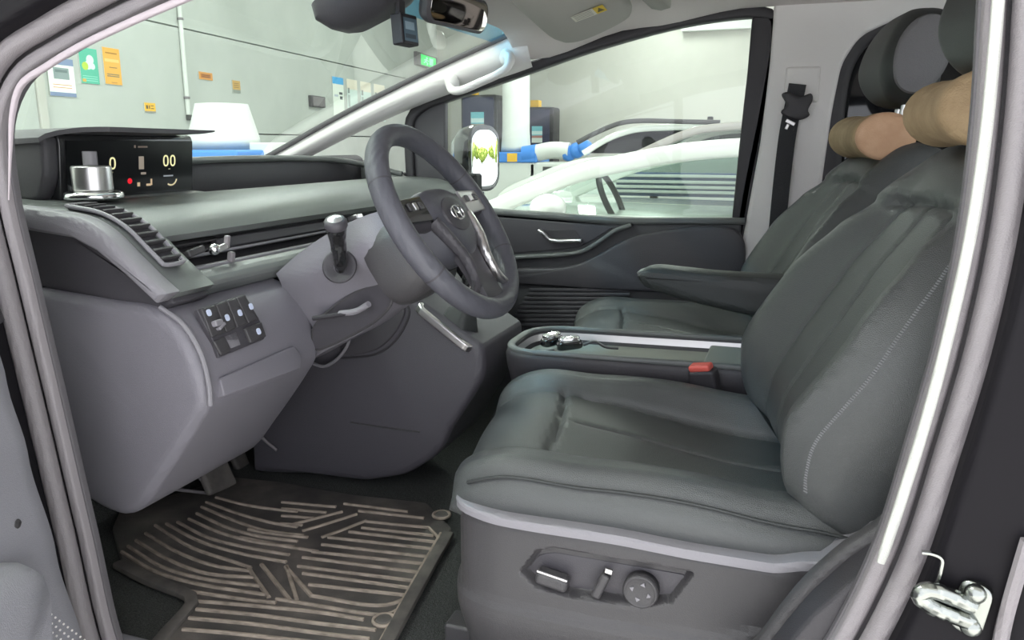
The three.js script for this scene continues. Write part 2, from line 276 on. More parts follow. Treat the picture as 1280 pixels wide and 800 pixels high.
// posters and notices on the wall
{
  const sheet = (name, label, cat, u0, v0, u1, v1, draw, group, off = 0.009) => { // corners: top-left, bottom-right
    const a = onWall(u0, v0, off), b = onWall(u1, v1, off), w = Math.abs(b.clone().sub(a).dot(WD)), h = a.y - b.y, c = a.clone().add(b).multiplyScalar(0.5);
    const t = thing(name, label, cat, group);
    part('backing', tbox(c.clone().addScaledVector(WN, -0.004), WD, v3(0, 1, 0), w, h, 0.006, 0.001), M.white, t);
    const [g, m] = printed(w * 0.99, h * 0.99, canvasTex(128, 192, draw), c.clone().addScaledVector(WN, 0.0012), WD, v3(0, 1, 0)); part('print', g, m, t);
  };
  const lines = (x, c, x0, x1, ys, hgt = 3) => { x.fillStyle = c; for (const y of ys) x.fillRect(x0, y, x1 - x0, hgt); };
  sheet('poster', 'white poster with a grey photograph and navy bands beside the door', 'poster', 57, 70, 96, 122, (x) => { x.fillStyle = '#f2f7f0'; x.fillRect(0, 0, 128, 192); x.fillStyle = '#7f8fb0'; x.fillRect(0, 0, 128, 34); x.fillRect(0, 172, 128, 20); x.fillStyle = '#e8eee6'; x.fillRect(0, 34, 128, 8); x.fillStyle = '#8d9c9c'; x.fillRect(26, 48, 76, 58); x.fillStyle = '#6d7d7d'; x.fillRect(34, 58, 60, 14); lines(x, '#d9a06a', 18, 110, [132, 146], 4); });
  sheet('poster', 'green poster with yellow and white flowers', 'poster', 97, 58, 125, 106, (x) => { x.fillStyle = '#56b89c'; x.fillRect(0, 0, 128, 192); x.fillStyle = '#dbf3e6'; for (const [a, b, r] of [[74, 62, 26], [58, 92, 24], [88, 96, 18]]) { x.beginPath(); x.arc(a, b, r, 0, 7); x.fill(); } x.fillStyle = '#b9d24a'; x.beginPath(); x.arc(36, 98, 22, 0, 7); x.fill(); lines(x, '#8fd6c2', 12, 116, [150, 162, 174], 4); x.fillStyle = '#d7a94a'; x.fillRect(8, 168, 26, 16); });
  sheet('poster', 'orange notice with dark lines of writing', 'poster', 127, 58, 153, 107, (x) => { x.fillStyle = '#ecae4a'; x.fillRect(0, 0, 128, 192); lines(x, '#a8772c', 20, 108, [24], 7); x.fillStyle = '#f3c878'; x.fillRect(10, 58, 108, 16); lines(x, '#94703a', 40, 100, [100], 5); lines(x, '#8a7a55', 18, 112, [136, 146], 6); lines(x, '#b08238', 46, 90, [180], 4); });
  sheet('notice', 'small yellow tag low on the wall above the display hood', 'notice', 180, 128, 195, 141, (x) => { x.fillStyle = '#f0bc3c'; x.fillRect(0, 0, 128, 192); lines(x, '#5c4620', 18, 40, [50], 70); lines(x, '#5c4620', 50, 62, [50], 70); lines(x, '#5c4620', 72, 108, [50, 105], 16); lines(x, '#9c9486', 0, 128, [165], 27); });
  sheet('notice', 'small orange tag with a white clip right of the conduit', 'notice', 248, 89, 266, 101, (x) => { x.fillStyle = '#d99a4c'; x.fillRect(0, 0, 128, 192); x.fillStyle = '#b9702a'; x.fillRect(16, 40, 96, 110); lines(x, '#6d4420', 28, 100, [70, 110], 18); });
  sheet('notice', 'tilted tan tag with a grey lower edge', 'notice', 290, 100, 301, 117, (x) => { x.fillStyle = '#c9a15a'; x.fillRect(0, 0, 128, 192); lines(x, '#8c6c38', 20, 104, [40, 70, 100], 10); x.fillStyle = '#8f958c'; x.fillRect(0, 140, 128, 52); });
  sheet('notice', 'white notice with a bright blue heading', 'notice', 415, 95, 431, 146, (x) => { x.fillStyle = '#eef4ea'; x.fillRect(0, 0, 128, 192); x.fillStyle = '#5cb4ec'; x.fillRect(0, 0, 128, 34); x.fillStyle = '#5b6266'; x.fillRect(72, 72, 40, 12); x.fillRect(80, 92, 32, 16); x.fillStyle = '#c3cbd6'; x.fillRect(16, 86, 44, 10); });
  for (let k = 0; k < 3; k++) sheet('notice', 'pale notice with a cream heading in the row beside the blue-headed one', 'notice', 433 + k * 17, 98 + k * 3.2, 448 + k * 17, 148 + k * 2, (x) => { x.fillStyle = '#d8e8e2'; x.fillRect(0, 0, 128, 192); x.fillStyle = '#eee6d4'; x.fillRect(0, 0, 128, 50); x.fillStyle = '#8d9692'; x.fillRect(10, 44, 22, 26); x.fillStyle = '#a9b5b0'; x.fillRect(10, 78, 24, 60); }, 'row of notices');
  { const a = onWall(387, 119, 0.02), b = onWall(405, 135, 0.02), c = a.clone().add(b).multiplyScalar(0.5), t = thing('wall_socket', 'grey wall socket box with a dark rim', 'socket'); const w = b.clone().sub(a).dot(WD), h = a.y - b.y;
    part('box', tbox(c, WD, v3(0, 1, 0), w, h, 0.05, 0.006), M.sealdk, t); part('cover', tbox(c.clone().addScaledVector(WN, 0.028), WD, v3(0, 1, 0), w * 0.84, h * 0.84, 0.012, 0.004), M.seal, t); }
  { const t = thing('conduit', 'thin white electrical conduit running down the wall', 'conduit'), top = onWall(227, -60, 0.03), bot = onWall(236, 143, 0.03); bot.x = (bot.x + top.x) / 2; const x = v3(bot.x, 0, bot.z);
    part('pipe', tube([v3(x.x, 4.4, x.z), v3(x.x, bot.y, x.z)], 0.022, 12), M.white, t);
    for (const v of [25, 122]) { const p = onWall(232, v, 0.03); part('clip', lathe([[0.027, -0.012], [0.03, -0.008], [0.03, 0.008], [0.027, 0.012]], v3(x.x, p.y, x.z), v3(0, 1, 0), 14), M.seal, t); }
    part('outlet', tbox(v3(x.x, bot.y - 0.03, x.z).addScaledVector(WD, 0.05), WD, v3(0, 1, 0), 0.12, 0.05, 0.05, 0.008), M.shield, t); }
  { const a = onWall(519, 64, 0.031), b = onWall(545, 88, 0.031), c = a.clone().add(b).multiplyScalar(0.5), w = b.clone().sub(a).dot(WD), h = a.y - b.y, t = thing('exit_sign', 'lit green emergency exit sign with a running figure', 'sign');
    part('case', tbox(c, WD, v3(0, 1, 0), w, h, 0.06, 0.006), M.seal, t);
    const tx = canvasTex(128, 96, (x) => { x.fillStyle = '#3fd67c'; x.fillRect(0, 0, 128, 96); x.fillStyle = '#c9ffe0'; x.fillRect(70, 14, 34, 68); x.beginPath(); x.arc(50, 22, 9, 0, 7); x.fill(); x.lineWidth = 10; x.strokeStyle = '#c9ffe0'; x.beginPath(); x.moveTo(48, 32); x.lineTo(40, 56); x.lineTo(56, 70); x.lineTo(50, 88); x.moveTo(40, 56); x.lineTo(24, 74); x.moveTo(26, 46); x.lineTo(46, 38); x.lineTo(64, 50); x.stroke(); });
    const [g] = printed(w * 0.74, h * 0.8, tx, c.clone().addScaledVector(WN, 0.0315).addScaledVector(WD, w * 0.05), WD, v3(0, 1, 0)); part('lit_face', g, std({ map: tx, emissive: col(0.16, 0.62, 0.3), emissiveMap: tx, emissiveIntensity: 1.0, roughness: 0.5 }), t); }
  // white door with a round knob, far left
  { const a = onWall(-60, 0, 0.02), b = onWall(27, 0, 0.02), t = structG('door_1', 'pale green workshop door with a round metal knob', 'door'), w = b.clone().sub(a).dot(WD), c = a.clone().add(b).multiplyScalar(0.5);
    part('leaf', tbox(v3(c.x, GY + 1.05, c.z), WD, v3(0, 1, 0), w, 2.1, 0.05, 0.004), M.wall, t);
    part('frame', tbox(v3(c.x, GY + 1.07, c.z).addScaledVector(WD, w / 2 + 0.045), WD, v3(0, 1, 0), 0.08, 2.16, 0.08, 0.004), M.wall2, t);
    const k = onWall(22, 177, 0.05); part('knob', lathe([[0, 0.07], [0.025, 0.066], [0.033, 0.05], [0.026, 0.034], [0.012, 0.028], [0.012, 0.008], [0.036, 0.006], [0.036, 0]], k, WN, 24), M.zinc, t); }
}
// white column machines with blue bases
function gantry(name, label, u, z, rTop, rBot, yb, yc, yt, blueU, group) {
  const p = onZ(u, 185, z), t = thing(name, label, 'machine', group);
  part('column', lathe([[0, yt - yb], [rTop, yt - yb], [rTop, yc - yb], [rBot * 0.96, (yc - yb) * 0.25], [rBot, 0], [0, 0]], v3(p.x, yb, p.z), v3(0, 1, 0), 40), M.white, t);
  part('base', rbox(p.x - blueU, p.x + blueU, GY, yb - 0.14, p.z - 0.3, p.z + 0.3, 0.03), M.white, t);
  part('band', rbox(p.x - blueU - 0.02, p.x + blueU + 0.02, yb - 0.145, yb, p.z - 0.32, p.z + 0.32, 0.02), M.blue, t, 'bright blue band');
  return [p, t];
}
{ const z = -2.7, y = (v) => onZ(280, v, z).y; const [p, t] = gantry('wash_machine', 'white tapered machine column on a blue-banded cabinet ahead of the van', 281, z, 0.165, 0.235, y(187), y(130), y(130), 0.32);
  const a = t, q = onZ(335, 190, -2.75); part('side_tray', rbox(q.x - 0.07, q.x + 0.1, q.y - 0.03, q.y + 0.06, q.z - 0.1, q.z + 0.1, 0.01), M.white, a); part('tray_end', rbox(q.x - 0.16, q.x - 0.07, q.y - 0.03, q.y + 0.03, q.z - 0.1, q.z + 0.1, 0.01), M.blue, a); part('tray_stand', rbox(q.x - 0.04, q.x + 0.04, GY, q.y - 0.03, q.z - 0.05, q.z + 0.05, 0.01), M.white, a); }
{ const z = -9.6, y = (v) => onZ(645, v, z).y; const [p, t] = gantry('wash_machine', 'tall white machine column with a flared foot on a blue base', 645, z, 0.2, 0.225, y(190), y(163), 4.2, 0.4);
  const g = onZ(640, 196, z + 0.33); part('warning_plate', rbox(g.x - 0.075, g.x + 0.075, g.y - 0.07, g.y + 0.05, g.z - 0.01, g.z, 0.002), M.yellow, t, 'yellow warning plate');
  const a = t, b0 = onZ(668, 192, -9.4), b1 = onZ(712, 189, -9.4);
  part('arm', tube([b0, b0.clone().lerp(b1, 0.5).add(v3(0, 0.03, 0)), b1], 0.12, 20, 12), M.white, a); part('cuff', tube([b0.clone().add(v3(-0.16, -0.03, 0)), b0.clone().add(v3(0.05, 0, 0))], 0.135, 20), M.blue, a);
  for (let k = 0; k < 3; k++) part('cap', lathe([[0, 0.07], [0.07, 0.056], [0.105, 0.028], [0.112, -0.04], [0, -0.04]], b1.clone().add(v3(k * 0.115, k * 0.04 - 0.03, 0.03)), v3(0.5, 0, 0.85), 20), M.blue, a);
  part('cabinet', rbox(b0.x - 0.05, b1.x + 0.8, GY, b0.y - 0.12, -9.8, -9.3, 0.03), M.white, a); part('socket_plate', rbox(b0.x + 0.16, b0.x + 0.32, b0.y - 0.36, b0.y - 0.18, -9.3, -9.29, 0.002), M.shield, a); }
for (const [u0, u1, v0, z, k] of [[576, 622, 119, -11.4, 0], [655, 692, 134, -11.8, 1]]) {
  const a = onZ(u0, v0, z), b = onZ(u1, v0, z), t = thing('kiosk', k ? 'dark navy kiosk with a small pale picture behind the white column' : 'dark navy kiosk with a rounded orange-lit top in the corner', 'kiosk');
  part('body', ext(roundPoly([[a.x, GY], [b.x, GY], [b.x, a.y], [a.x, a.y]], [0.01, 0.01, 0.06, 0.06]), z - 0.4, z, 0.02), k ? M.black : M.shield, t);
  part('front_panel', ext(roundPoly([[a.x + 0.04, GY + 0.1], [b.x - 0.07, GY + 0.1], [b.x - 0.07, a.y - 0.04], [a.x + 0.04, a.y - 0.04]], 0.03), z - 0.01, z + 0.015, 0.005), M.navy, t);
  const w = (b.x - a.x) * 0.36, [g, m] = printed(w, w * 1.45, canvasTex(64, 96, (x) => { x.fillStyle = '#7fc4cf'; x.fillRect(0, 0, 64, 96); x.fillStyle = '#cfe6e6'; x.fillRect(0, 28, 64, 20); x.fillStyle = '#b4827c'; x.fillRect(0, 54, 64, 14); x.fillStyle = '#dfe6e0'; x.fillRect(0, 68, 64, 28); }), v3(a.x + (b.x - a.x) * 0.46, a.y - 0.46, z + 0.018), v3(1, 0, 0), v3(0, 1, 0)); part('picture', g, m, t);
  part('top_box', rbox(a.x + 0.08, a.x + 0.24, a.y, a.y + 0.12, z - 0.25, z - 0.1, 0.01), M.yellow, t);
}
// parked cars beside the van
function parkedCar(name, label, o) { // local: x forward = -x, y from GY; o.z near side, o.w width, o.x windscreen foot; tables in metres
  const t = thing(name, label, 'car'), zc = o.z - o.w / 2, X = (x) => o.x + x, Y = (y) => GY + y, hw = o.w / 2;
  const body = o.body.map(([x, y]) => [X(x), Y(y)]);
  const wheel = (x) => Array.from({ length: 17 }, (_, i) => [X(x) + 0.36 * Math.cos(Math.PI - i / 16 * Math.PI), Y(0.33) + 0.36 * Math.sin(i / 16 * Math.PI)]);
  part('body', ext([...smooth2(body, 60), [X(o.tail), Y(0.3)], ...wheel(o.wr).reverse(), ...wheel(o.wf).reverse(), [X(o.nose), Y(0.3)]], zc - hw, zc + hw, 0.09, { seg: 5 }), o.paint, t);
  for (const wx of [o.wf, o.wr]) for (const s of [-1, 1]) { const w = part('wheel', lathe([[0.2, -0.1], [0.31, -0.1], [0.335, -0.07], [0.335, 0.07], [0.31, 0.1], [0.2, 0.1]], v3(X(wx), Y(0.335), zc + s * (hw - 0.12)), v3(0, 0, 1), 32), M.black, t); part('rim', lathe([[0, 0.02], [0.08, 0.04], [0.2, 0.06], [0.21, 0.1], [0.21, -0.1], [0, -0.08]], v3(X(wx), Y(0.335), zc + s * (hw - 0.115)), v3(0, 0, s), 24), M.silver, w); }
  // greenhouse: rails on both sides, glass between
  const rail = o.rail.map(([x, y]) => [X(x), Y(y)]), yb = (x) => Y(curve(o.belt, x - o.x)), tum = (y, s) => zc + s * (hw - 0.03 - 0.42 * Math.max(0, y - Y(o.belt[0][1])));
  const R2 = smooth2(rail, 40);
  for (const s of [-1, 1]) part('roof_rail', sweep(R2.map(([x, y]) => v3(x, y, tum(y, s))), rrect(o.railW, o.railW * 0.55, o.railW * 0.2, 3), v3(0, 0, 1).multiplyScalar(1)), o.railPaint ?? o.paint, t);
  for (const s of [-1, 1]) part('side_glass', sheet((u, v) => { const [x, y] = R2[Math.round(u * 40)]; const yy = lerp(yb(x), y, v); return v3(x, Math.max(yy, v ? yb(x) : 0), tum(yy, s) - s * 0.01); }, 40, 4), o.glass ?? M.carglass, t);
  for (const px of o.pillars) for (const s of [-1, 1]) { const y = curve(o.rail, px + 0.08) + GY; part('pillar', tube([v3(X(px), yb(X(px)), tum(yb(X(px)), s)), v3(X(px + 0.06), y, tum(y, s))], 0.035, 8), M.black, t); }
  const kF = R2.findIndex(([x]) => x >= X(o.roof[0])), kR = R2.findIndex(([x]) => x >= X(o.roof[1]));
  const span = (a, b, m, nm, bow) => part(nm, (m === M.carglass ? sheet : shell)((u, v) => { const i = Math.round(lerp(a, b, u)), [x, y] = R2[i], w = v * 2 - 1; return v3(x, y + bow * (1 - w * w), zc + (tum(y, 1) - zc) * w); }, Math.abs(b - a), 10, v3(0, -0.012, 0)), m, t);
  span(0, kF, M.carglass, 'windscreen', 0.05); span(kF, kR, o.roofM ?? o.paint, 'roof', 0.04); span(kR, 40, M.carglass, 'rear_screen', 0.04);
  part('cabin_floor', rbox(X(o.rail[0][0]) + 0.3, X(o.rail[o.rail.length - 1][0]) - 0.3, Y(0.35), Y(0.4), zc - hw + 0.15, zc + hw - 0.15, 0.01), M.black, t);
  return { t, X, Y, zc, hw, tum };
}
{
  const z = -2.55, A = onZ(612, 262, z), x0 = A.x, K = (u, v) => { const p = onZ(u, v, z); return [p.x - x0, p.y - GY]; };
  const rail = [[0, A.y - GY], K(660, 240), K(720, 217), K(780, 203), K(850, 191), K(920, 185), [K(920, 185)[0] + 0.5, K(920, 185)[1] + 0.005], [K(920, 185)[0] + 1.3, 1.22], [K(920, 185)[0] + 1.9, 1.0]];
  const c = parkedCar('sedan', 'white sedan with a thick white roof rail parked beside the van', { x: x0, z, w: 1.84, paint: M.wpaint, roofM: M.gpaint, railW: 0.1,
    body: [[-1.5, 0.35], [-1.48, 0.6], [-1.2, 0.82], [-0.5, 0.95], [0, 1.0], [1.2, 1.0], [2.3, 1.0], [3.1, 1.0], [3.3, 0.9], [3.32, 0.4]], nose: -1.5, tail: 3.3, wf: -0.85, wr: 2.05, belt: [[0, 1.02], [3, 1.02]], rail, roof: [1.0, 2.0], pillars: [1.5] });
  const m = onZ(685, 260, z + 0.15); part('door_mirror', (() => { const g = new THREE.SphereGeometry(1, 24, 16); g.scale(0.1, 0.075, 0.1); g.translate(m.x, m.y, m.z); return g; })(), M.wpaint, c.t);
  const dash = part('dashboard', rbox(x0 + 0.2, x0 + 0.62, GY + 0.7, GY + 0.98, c.zc - 0.7, c.zc + 0.7, 0.06, 4), M.black, c.t);
  const w0 = onZ(765, 246, -3.0), w = new THREE.TorusGeometry(0.17, 0.018, 10, 36); w.rotateY(Math.PI / 2); w.rotateZ(0.45); w.translate(w0.x, w0.y - 0.02, w0.z); part('steering_wheel', w, M.black, c.t);
  for (const s of [-1, 1]) { part('seat_back', loft([0, 0.2, 0.45, 0.62].map((h, i) => rrect(0.14 - i * 0.02, 0.5 - i * 0.08, 0.05).map(([a, b]) => v3(x0 + 1.35 + h * 0.35 + a, GY + 0.5 + h, c.zc + s * 0.38 + b)))), M.greyfab, c.t); part('seat_cushion', rbox(x0 + 0.85, x0 + 1.4, GY + 0.4, GY + 0.55, c.zc + s * 0.38 - 0.25, c.zc + s * 0.38 + 0.25, 0.05), M.greyfab, c.t); }
  // blue barrier with white rails between the cars
  const f = thing('guard_rail', 'blue barrier with white horizontal rails beyond the white sedan', 'barrier'), b0 = onZ(770, 225, -4.75), b1 = onZ(935, 225, -4.75), yy = (v) => onZ(850, v, -4.75).y;
  part('board', rbox(b0.x, b1.x + 1.2, yy(246), yy(216), -4.8, -4.76, 0.005), M.bluedk, f); for (const v of [220, 227.5, 234, 240]) part('rail', rbox(b0.x, b1.x + 1.2, yy(v) - 0.011, yy(v) + 0.011, -4.76, -4.73, 0.004), M.white, f);
  for (const x of [b0.x + 0.3, b1.x + 0.9]) part('post', rbox(x - 0.03, x + 0.03, GY, yy(216), -4.86, -4.8, 0.005), M.shield, f);
}
{
  const z = -5.1, A = onZ(735, 224, z), x0 = A.x, K = (u, v) => { const p = onZ(u, v, z); return [p.x - x0, p.y - GY]; };
  const e = K(905, 158);
  parkedCar('hatchback', 'grey car with a sloping pillar behind the white sedan', { x: x0, z, w: 1.8, paint: M.wpaint, railPaint: M.gpaint, railW: 0.07,
    body: [[-1.3, 0.4], [-1.25, 0.7], [-0.8, 0.92], [0, 1.06], [1.2, 1.1], [2.6, 1.1], [2.9, 0.9], [2.9, 0.4]], nose: -1.3, tail: 2.9, wf: -0.6, wr: 2.0, belt: [[0, 1.1], [3, 1.1]], rail: [[0, A.y - GY], K(800, 191), K(860, 165), e, [e[0] + 1, e[1]], [e[0] + 1.6, 1.12]], roof: [e[0] - 0.1, e[0] + 0.9], pillars: [1.6] });
}
{
  const z = -7.1, A = onZ(728, 192, z), x0 = A.x, K = (u, v) => { const p = onZ(u, v, z); return [p.x - x0, p.y - GY]; };
  const e = K(895, 158), o = { x: x0, z, w: 1.86, paint: M.wpaint, railW: 0.07, roofM: M.black, glass: M.tint,
    body: [[-1.1, 0.4], [-1.05, 0.8], [-0.6, 1.05], [0, A.y - GY - 0.05], [1.2, 1.28], [2.6, 1.3], [3.2, 1.3], [3.3, 0.5]], nose: -1.1, tail: 3.3, wf: -0.4, wr: 2.4, belt: [[0, 1.3], [3, 1.32]], rail: [[0, A.y - GY], K(760, 172), K(790, 162), K(830, 159), e, [e[0] + 0.8, e[1]], [e[0] + 1.4, 1.34]], roof: [0.7, e[0] + 0.5], pillars: [1.4] };
  const c = parkedCar('suv', 'white sport utility car with a dark roof by the beige wall', o);
  const rr = [[722, 178], [745, 166], [775, 154], [800, 151], [850, 152], [900, 153]].map(([u, v]) => onZ(u, v, z + 0.02)); part('roof_rail_bar', sweep(spl(rr, 24), rrect(0.05, 0.075, 0.02, 3), v3(0, 0, 1)), M.sealdk, c.t); const q = onZ(882, 150, z); part('antenna', rbox(q.x - 0.03, q.x + 0.03, q.y - 0.02, q.y + 0.05, q.z - 0.5, q.z - 0.44, 0.01), M.shield, c.t);
}

// ================================================================ THE VAN: SHELL
const FY = 0.66; // cabin floor
const railTab = [[-1.9, 1.36], [-1.41, 1.554], [-1.137, 1.65], [-0.83, 1.735], [-0.477, 1.82], [-0.157, 1.868], [0.15, 1.868], [2.6, 1.85]];
{
  struct('floor', rbox(-1.46, 2.65, FY - 0.06, FY, -0.86, 0.86, 0.004), M.carpet, 'dark carpeted cabin floor of the van', 'floor');
  struct('floor', shell((u, v) => v3(lerp(-1.44, -1.78, v), FY + lerp(0, 0.32, v), lerp(-0.84, 0.84, u)), 2, 6, v3(-0.03, -0.03, 0)), M.carpet, 'dark sloping toe board of the van under the dashboard', 'floor');
  struct('wall_front', rbox(-1.9, -1.8, 0.5, 1.4, -0.86, 0.86, 0.01), M.black, 'black bulkhead of the van below the windscreen', 'wall');
  struct('wall_rear', mergeGeometries([rbox(2.65, 2.72, 0.5, 1.2, -0.9, 0.9, 0.02), rbox(2.65, 2.72, 1.2, 1.9, -0.9, -0.75, 0.02), rbox(2.65, 2.72, 1.2, 1.9, 0.75, 0.9, 0.02)]), M.light, 'pale inner wall at the rear of the van', 'wall');
  // headliner: rows across the van
  const zs = [-0.83, -0.78, -0.68, -0.4, 0, 0.4, 0.68, 0.78, 0.86], hy = (x, z) => { const e = curve(railTab, x) + 0.016; return lerp(e, Math.min(1.905, e + 0.085), sst(0.86, 0.6, Math.abs(z))); };
  struct('ceiling', shell((u, v) => { const x = lerp(-0.83, 2.65, u), z = lerp(-0.8, 0.86, v); return v3(x + (u < 0.001 ? 0.02 * Math.cos(z * 1.6) - 0.05 : 0), hy(x, z), z); }, 60, 40, v3(0, 0.02, 0)), M.liner, 'pale beige fabric headliner of the van', 'ceiling');
  struct('roof', shell((u, v) => { const x = lerp(-0.84, 2.75, u), z = lerp(-0.9, 0.92, v); return v3(x, hy(x, z * 0.93) + 0.045, z); }, 30, 20, v3(0, 0.015, 0)), M.paint, 'black painted roof panel of the van', 'roof');
  // windscreen pillars (pale trim), far and near
  const up = [[300, 217], [350, 190], [430, 145], [540, 90], [640, 45], [660, 36]].map(([u, v]) => onZ(u, v, -0.735)), lo = [[330, 226], [390, 195], [460, 160], [550, 122], [640, 93], [676, 80]].map(([u, v]) => onZ(u, v, -0.795));
  const midr = up.map((p, i) => p.clone().lerp(lo[i], 0.45).add(v3(0.012, -0.004, 0.035))), mid2 = up.map((p, i) => p.clone().lerp(lo[i], 0.8).add(v3(0.01, -0.006, 0.03)));
  const fn = netFn([up, midr, mid2, lo]), post = structG('trim_2', 'pale windscreen pillar trim with a grab handle on the passenger side', 'pillar trim');
  part('cover', shell((u, v) => fn(u * 0.94, v), 60, 16, v3(-0.02, 0.015, -0.05)), M.light, post);
  { const h = [[562, 104], [566, 113], [576, 113], [600, 103], [622, 93], [634, 84], [636, 74], [632, 68]].map(([u, v], i) => onZ(u, v, [-0.72, -0.68, -0.66, -0.655, -0.655, -0.66, -0.68, -0.72][i]));
    const hd = part('grab_handle', sweep(spl(h, 40), rrect(0.024, 0.03, 0.011, 3), v3(0, 0, 1)), M.light, post); for (const [u, v, s] of [[565, 103, 1], [634, 73, 1]]) { const p = onZ(u, v, -0.715); part('handle_foot', (() => { const g = new THREE.SphereGeometry(1, 20, 14); g.scale(0.023, 0.03, 0.026); g.rotateZ(0.3); g.translate(p.x, p.y, p.z); return g; })(), M.light, hd); } }
  const mir = (p) => v3(p.x, p.y - 0.045, -p.z + 0.05), fnN = netFn([up, midr, mid2, lo].map((r) => r.map(mir)));
  struct('trim_3', shell(fnN, 60, 16, v3(-0.02, 0.015, 0.05)), M.light, 'pale windscreen pillar trim on the driver side', 'pillar trim');
  struct('trim_4', sweep(spl(up.map((p) => p.clone().add(v3(-0.008, 0.004, 0.004))), 30), rrect(0.016, 0.012, 0.003, 2), v3(0, 0, 1)), M.sealdk, 'thin dark rubber edge between the windscreen and its far pillar', 'seal');
  // windscreen with a blue shade band
  const wf = (u, v) => { const z = lerp(-0.745, 0.78, u), w = z / 0.76, a = up[0].clone().lerp(up[5], v); return v3(lerp(-1.92, -0.84, v) - 0.06 * (1 - w * w), lerp(1.402, 1.848, v) + 0.018 * Math.sin(v * Math.PI) + 0.02 * (1 - w * w) * v, z); };
  const ws = structG('window_1', 'clear windscreen of the van with a blue shade band along its top', 'windscreen');
  part('pane', sheet((u, v) => wf(u, v * 0.91), 24, 16), M.glass, ws); part('shade_band', sheet((u, v) => wf(u, 0.91 + v * 0.09), 24, 4), M.shade, ws, 'blue tinted shade band');
  struct('trim_5', rbox(-0.9, -0.76, 1.862, 1.9, -0.72, 0.72, 0.015), M.liner, 'pale header rail above the windscreen', 'trim');
}
// near door opening: rubber seals, black body side, pillar with a pale edge strip
const apt = [[-0.95, 0.6], [-1.003, 0.69], [-1.035, 0.9], [-1.063, 1.107], [-1.09, 1.3], [-1.107, 1.43], [-1.1, 1.53], [-1.05, 1.6], [-0.95, 1.643], [-0.81, 1.687], [-0.5, 1.775], [-0.15, 1.82], [0.06, 1.82], [0.16, 1.76]];
const bside = [[1262, -40], [1250, 140], [1231, 290], [1201, 430], [1163, 560], [1121, 690], [1068, 800], [1023, 870]].map(([u, v]) => onZ(u, v, 0.885)).map((p) => [p.x, p.y]);
{
  const path = spl([...apt, ...bside, [-0.06, 0.605], [-0.5, 0.592]].map(([x, y]) => v3(x, y, 0.885)), 220, true).slice(0, 220);
  const inset = (d, dz) => path.map((p, i) => { const a = path[(i + 219) % 220], b = path[(i + 1) % 220], t = b.clone().sub(a).normalize(); return v3(p.x + t.y * d, p.y - t.x * d, p.z + dz); });
  const s = structG('trim_6', 'grey double-ridged rubber seal round the driver door opening', 'seal'), up = v3(0, 0, 1);
  const sg = Math.sign(path[5].y - path[0].y) || 1; // inward of the opening is +x on the front edge
  const ib = (d, dz) => inset(d * sg, dz);
  part('inner_lip', sweep(ib(0.008, -0.012), rrect(0.02, 0.022, 0.008, 3), up, { closed: true }), M.seal, s);
  part('bulb', sweep(ib(-0.0165, 0.004), circ(0.0135, 14, 0.015), up, { closed: true }), M.seal, s);
  part('flange', sweep(ib(-0.004, -0.02), rrect(0.05, 0.012, 0.003, 2), up, { closed: true }), M.sealdk, s);
  const outer = [[-1.75, 0.42], [2.7, 0.42], [2.75, 1.6], [2.5, 1.93], [-0.1, 1.93], [-0.75, 1.87], [-1.1, 1.73], [-1.75, 1.46]];
  const hole = ib(-0.024, 0).map((p) => [p.x, p.y]);
  const rwin = roundPoly([[0.42, 1.28], [2.4, 1.28], [2.4, 1.8], [0.48, 1.8]], 0.06); struct('window_3', new THREE.ShapeGeometry(new THREE.Shape(roundPoly([[0.41, 1.27], [2.41, 1.27], [2.41, 1.81], [0.47, 1.81]], 0.06).map(([x, y]) => new THREE.Vector2(x, y)))).translate(0, 0, 0.9), M.glass, 'large side window of the rear sliding door', 'window');
  struct('wall_left', ext(outer, 0.865, 0.93, 0.01, { holes: [hole, rwin] }), M.paint, 'black painted body side of the van around the driver door opening', 'body side');
  // pale strip on the rear edge of the opening
  const st = [[1251, -40], [1243, 60], [1232, 170], [1214, 290], [1190, 400], [1162, 510], [1130, 615], [1101, 703]].map(([u, v]) => onZ(u, v, 0.898));
  struct('trim_7', sweep(spl(st, 50), rrect(0.0105, 0.01, 0.004, 3), v3(0, 0, 1), { scale: (t) => 1 - 0.25 * Math.exp(-((1 - t) / 0.015)) }), M.strip, 'narrow white strip along the rear edge of the door opening', 'trim');
  struct('trim_15', sweep(spl([[11, 250], [13, 190], [16, 140], [26, 107], [60, 82], [100, 58], [165, 27], [240, -5], [320, -36]].map(([u, v]) => onZ(u, v, 0.893)), 60), rrect(0.009, 0.008, 0.003, 3), v3(0, 0, 1), { scale: (k) => 0.25 + 0.75 * sst(0, 0.3, k) }), M.pinkedge, 'pale pinkish pillar edge inside the front of the door opening', 'trim');
  // inner pillar trim and sill behind it
  const rim = [[1128, 640], [1105, 660], [1060, 690], [1015, 730], [985, 765], [950, 810], [900, 850]].map(([u, v]) => onZ(u, v, 0.79));
  struct('trim_8', sweep(spl(rim, 40), rrect(0.022, 0.03, 0.009, 3), v3(0, 0, 1)), M.shield, 'curved grey moulding at the foot of the pillar beside the driver seat', 'trim');
  const rp = rim.map((p) => [p.x, p.y]);
  struct('trim_9', ext([...rp, [0.35, 0.62], [0.35, 1.9], [0.2, 1.9], [0.165, 1.4]], 0.775, 0.86, 0.006), M.black, 'dark inner cover of the pillar behind the driver door', 'trim');
  struct('trim_10', rbox(-1.1, 0.1, 0.575, 0.668, 0.795, 0.865, 0.012), M.doorgrey, 'scuffed grey sill plate along the door opening', 'sill');
  struct('trim_11', tube([[1285, 676], [1276, 706], [1255, 780], [1246, 830]].map(([u, v]) => onZ(u, v, 0.94)), 0.007, 8, 12), M.seal, 'thin grey edge line on the rear door', 'trim');
}
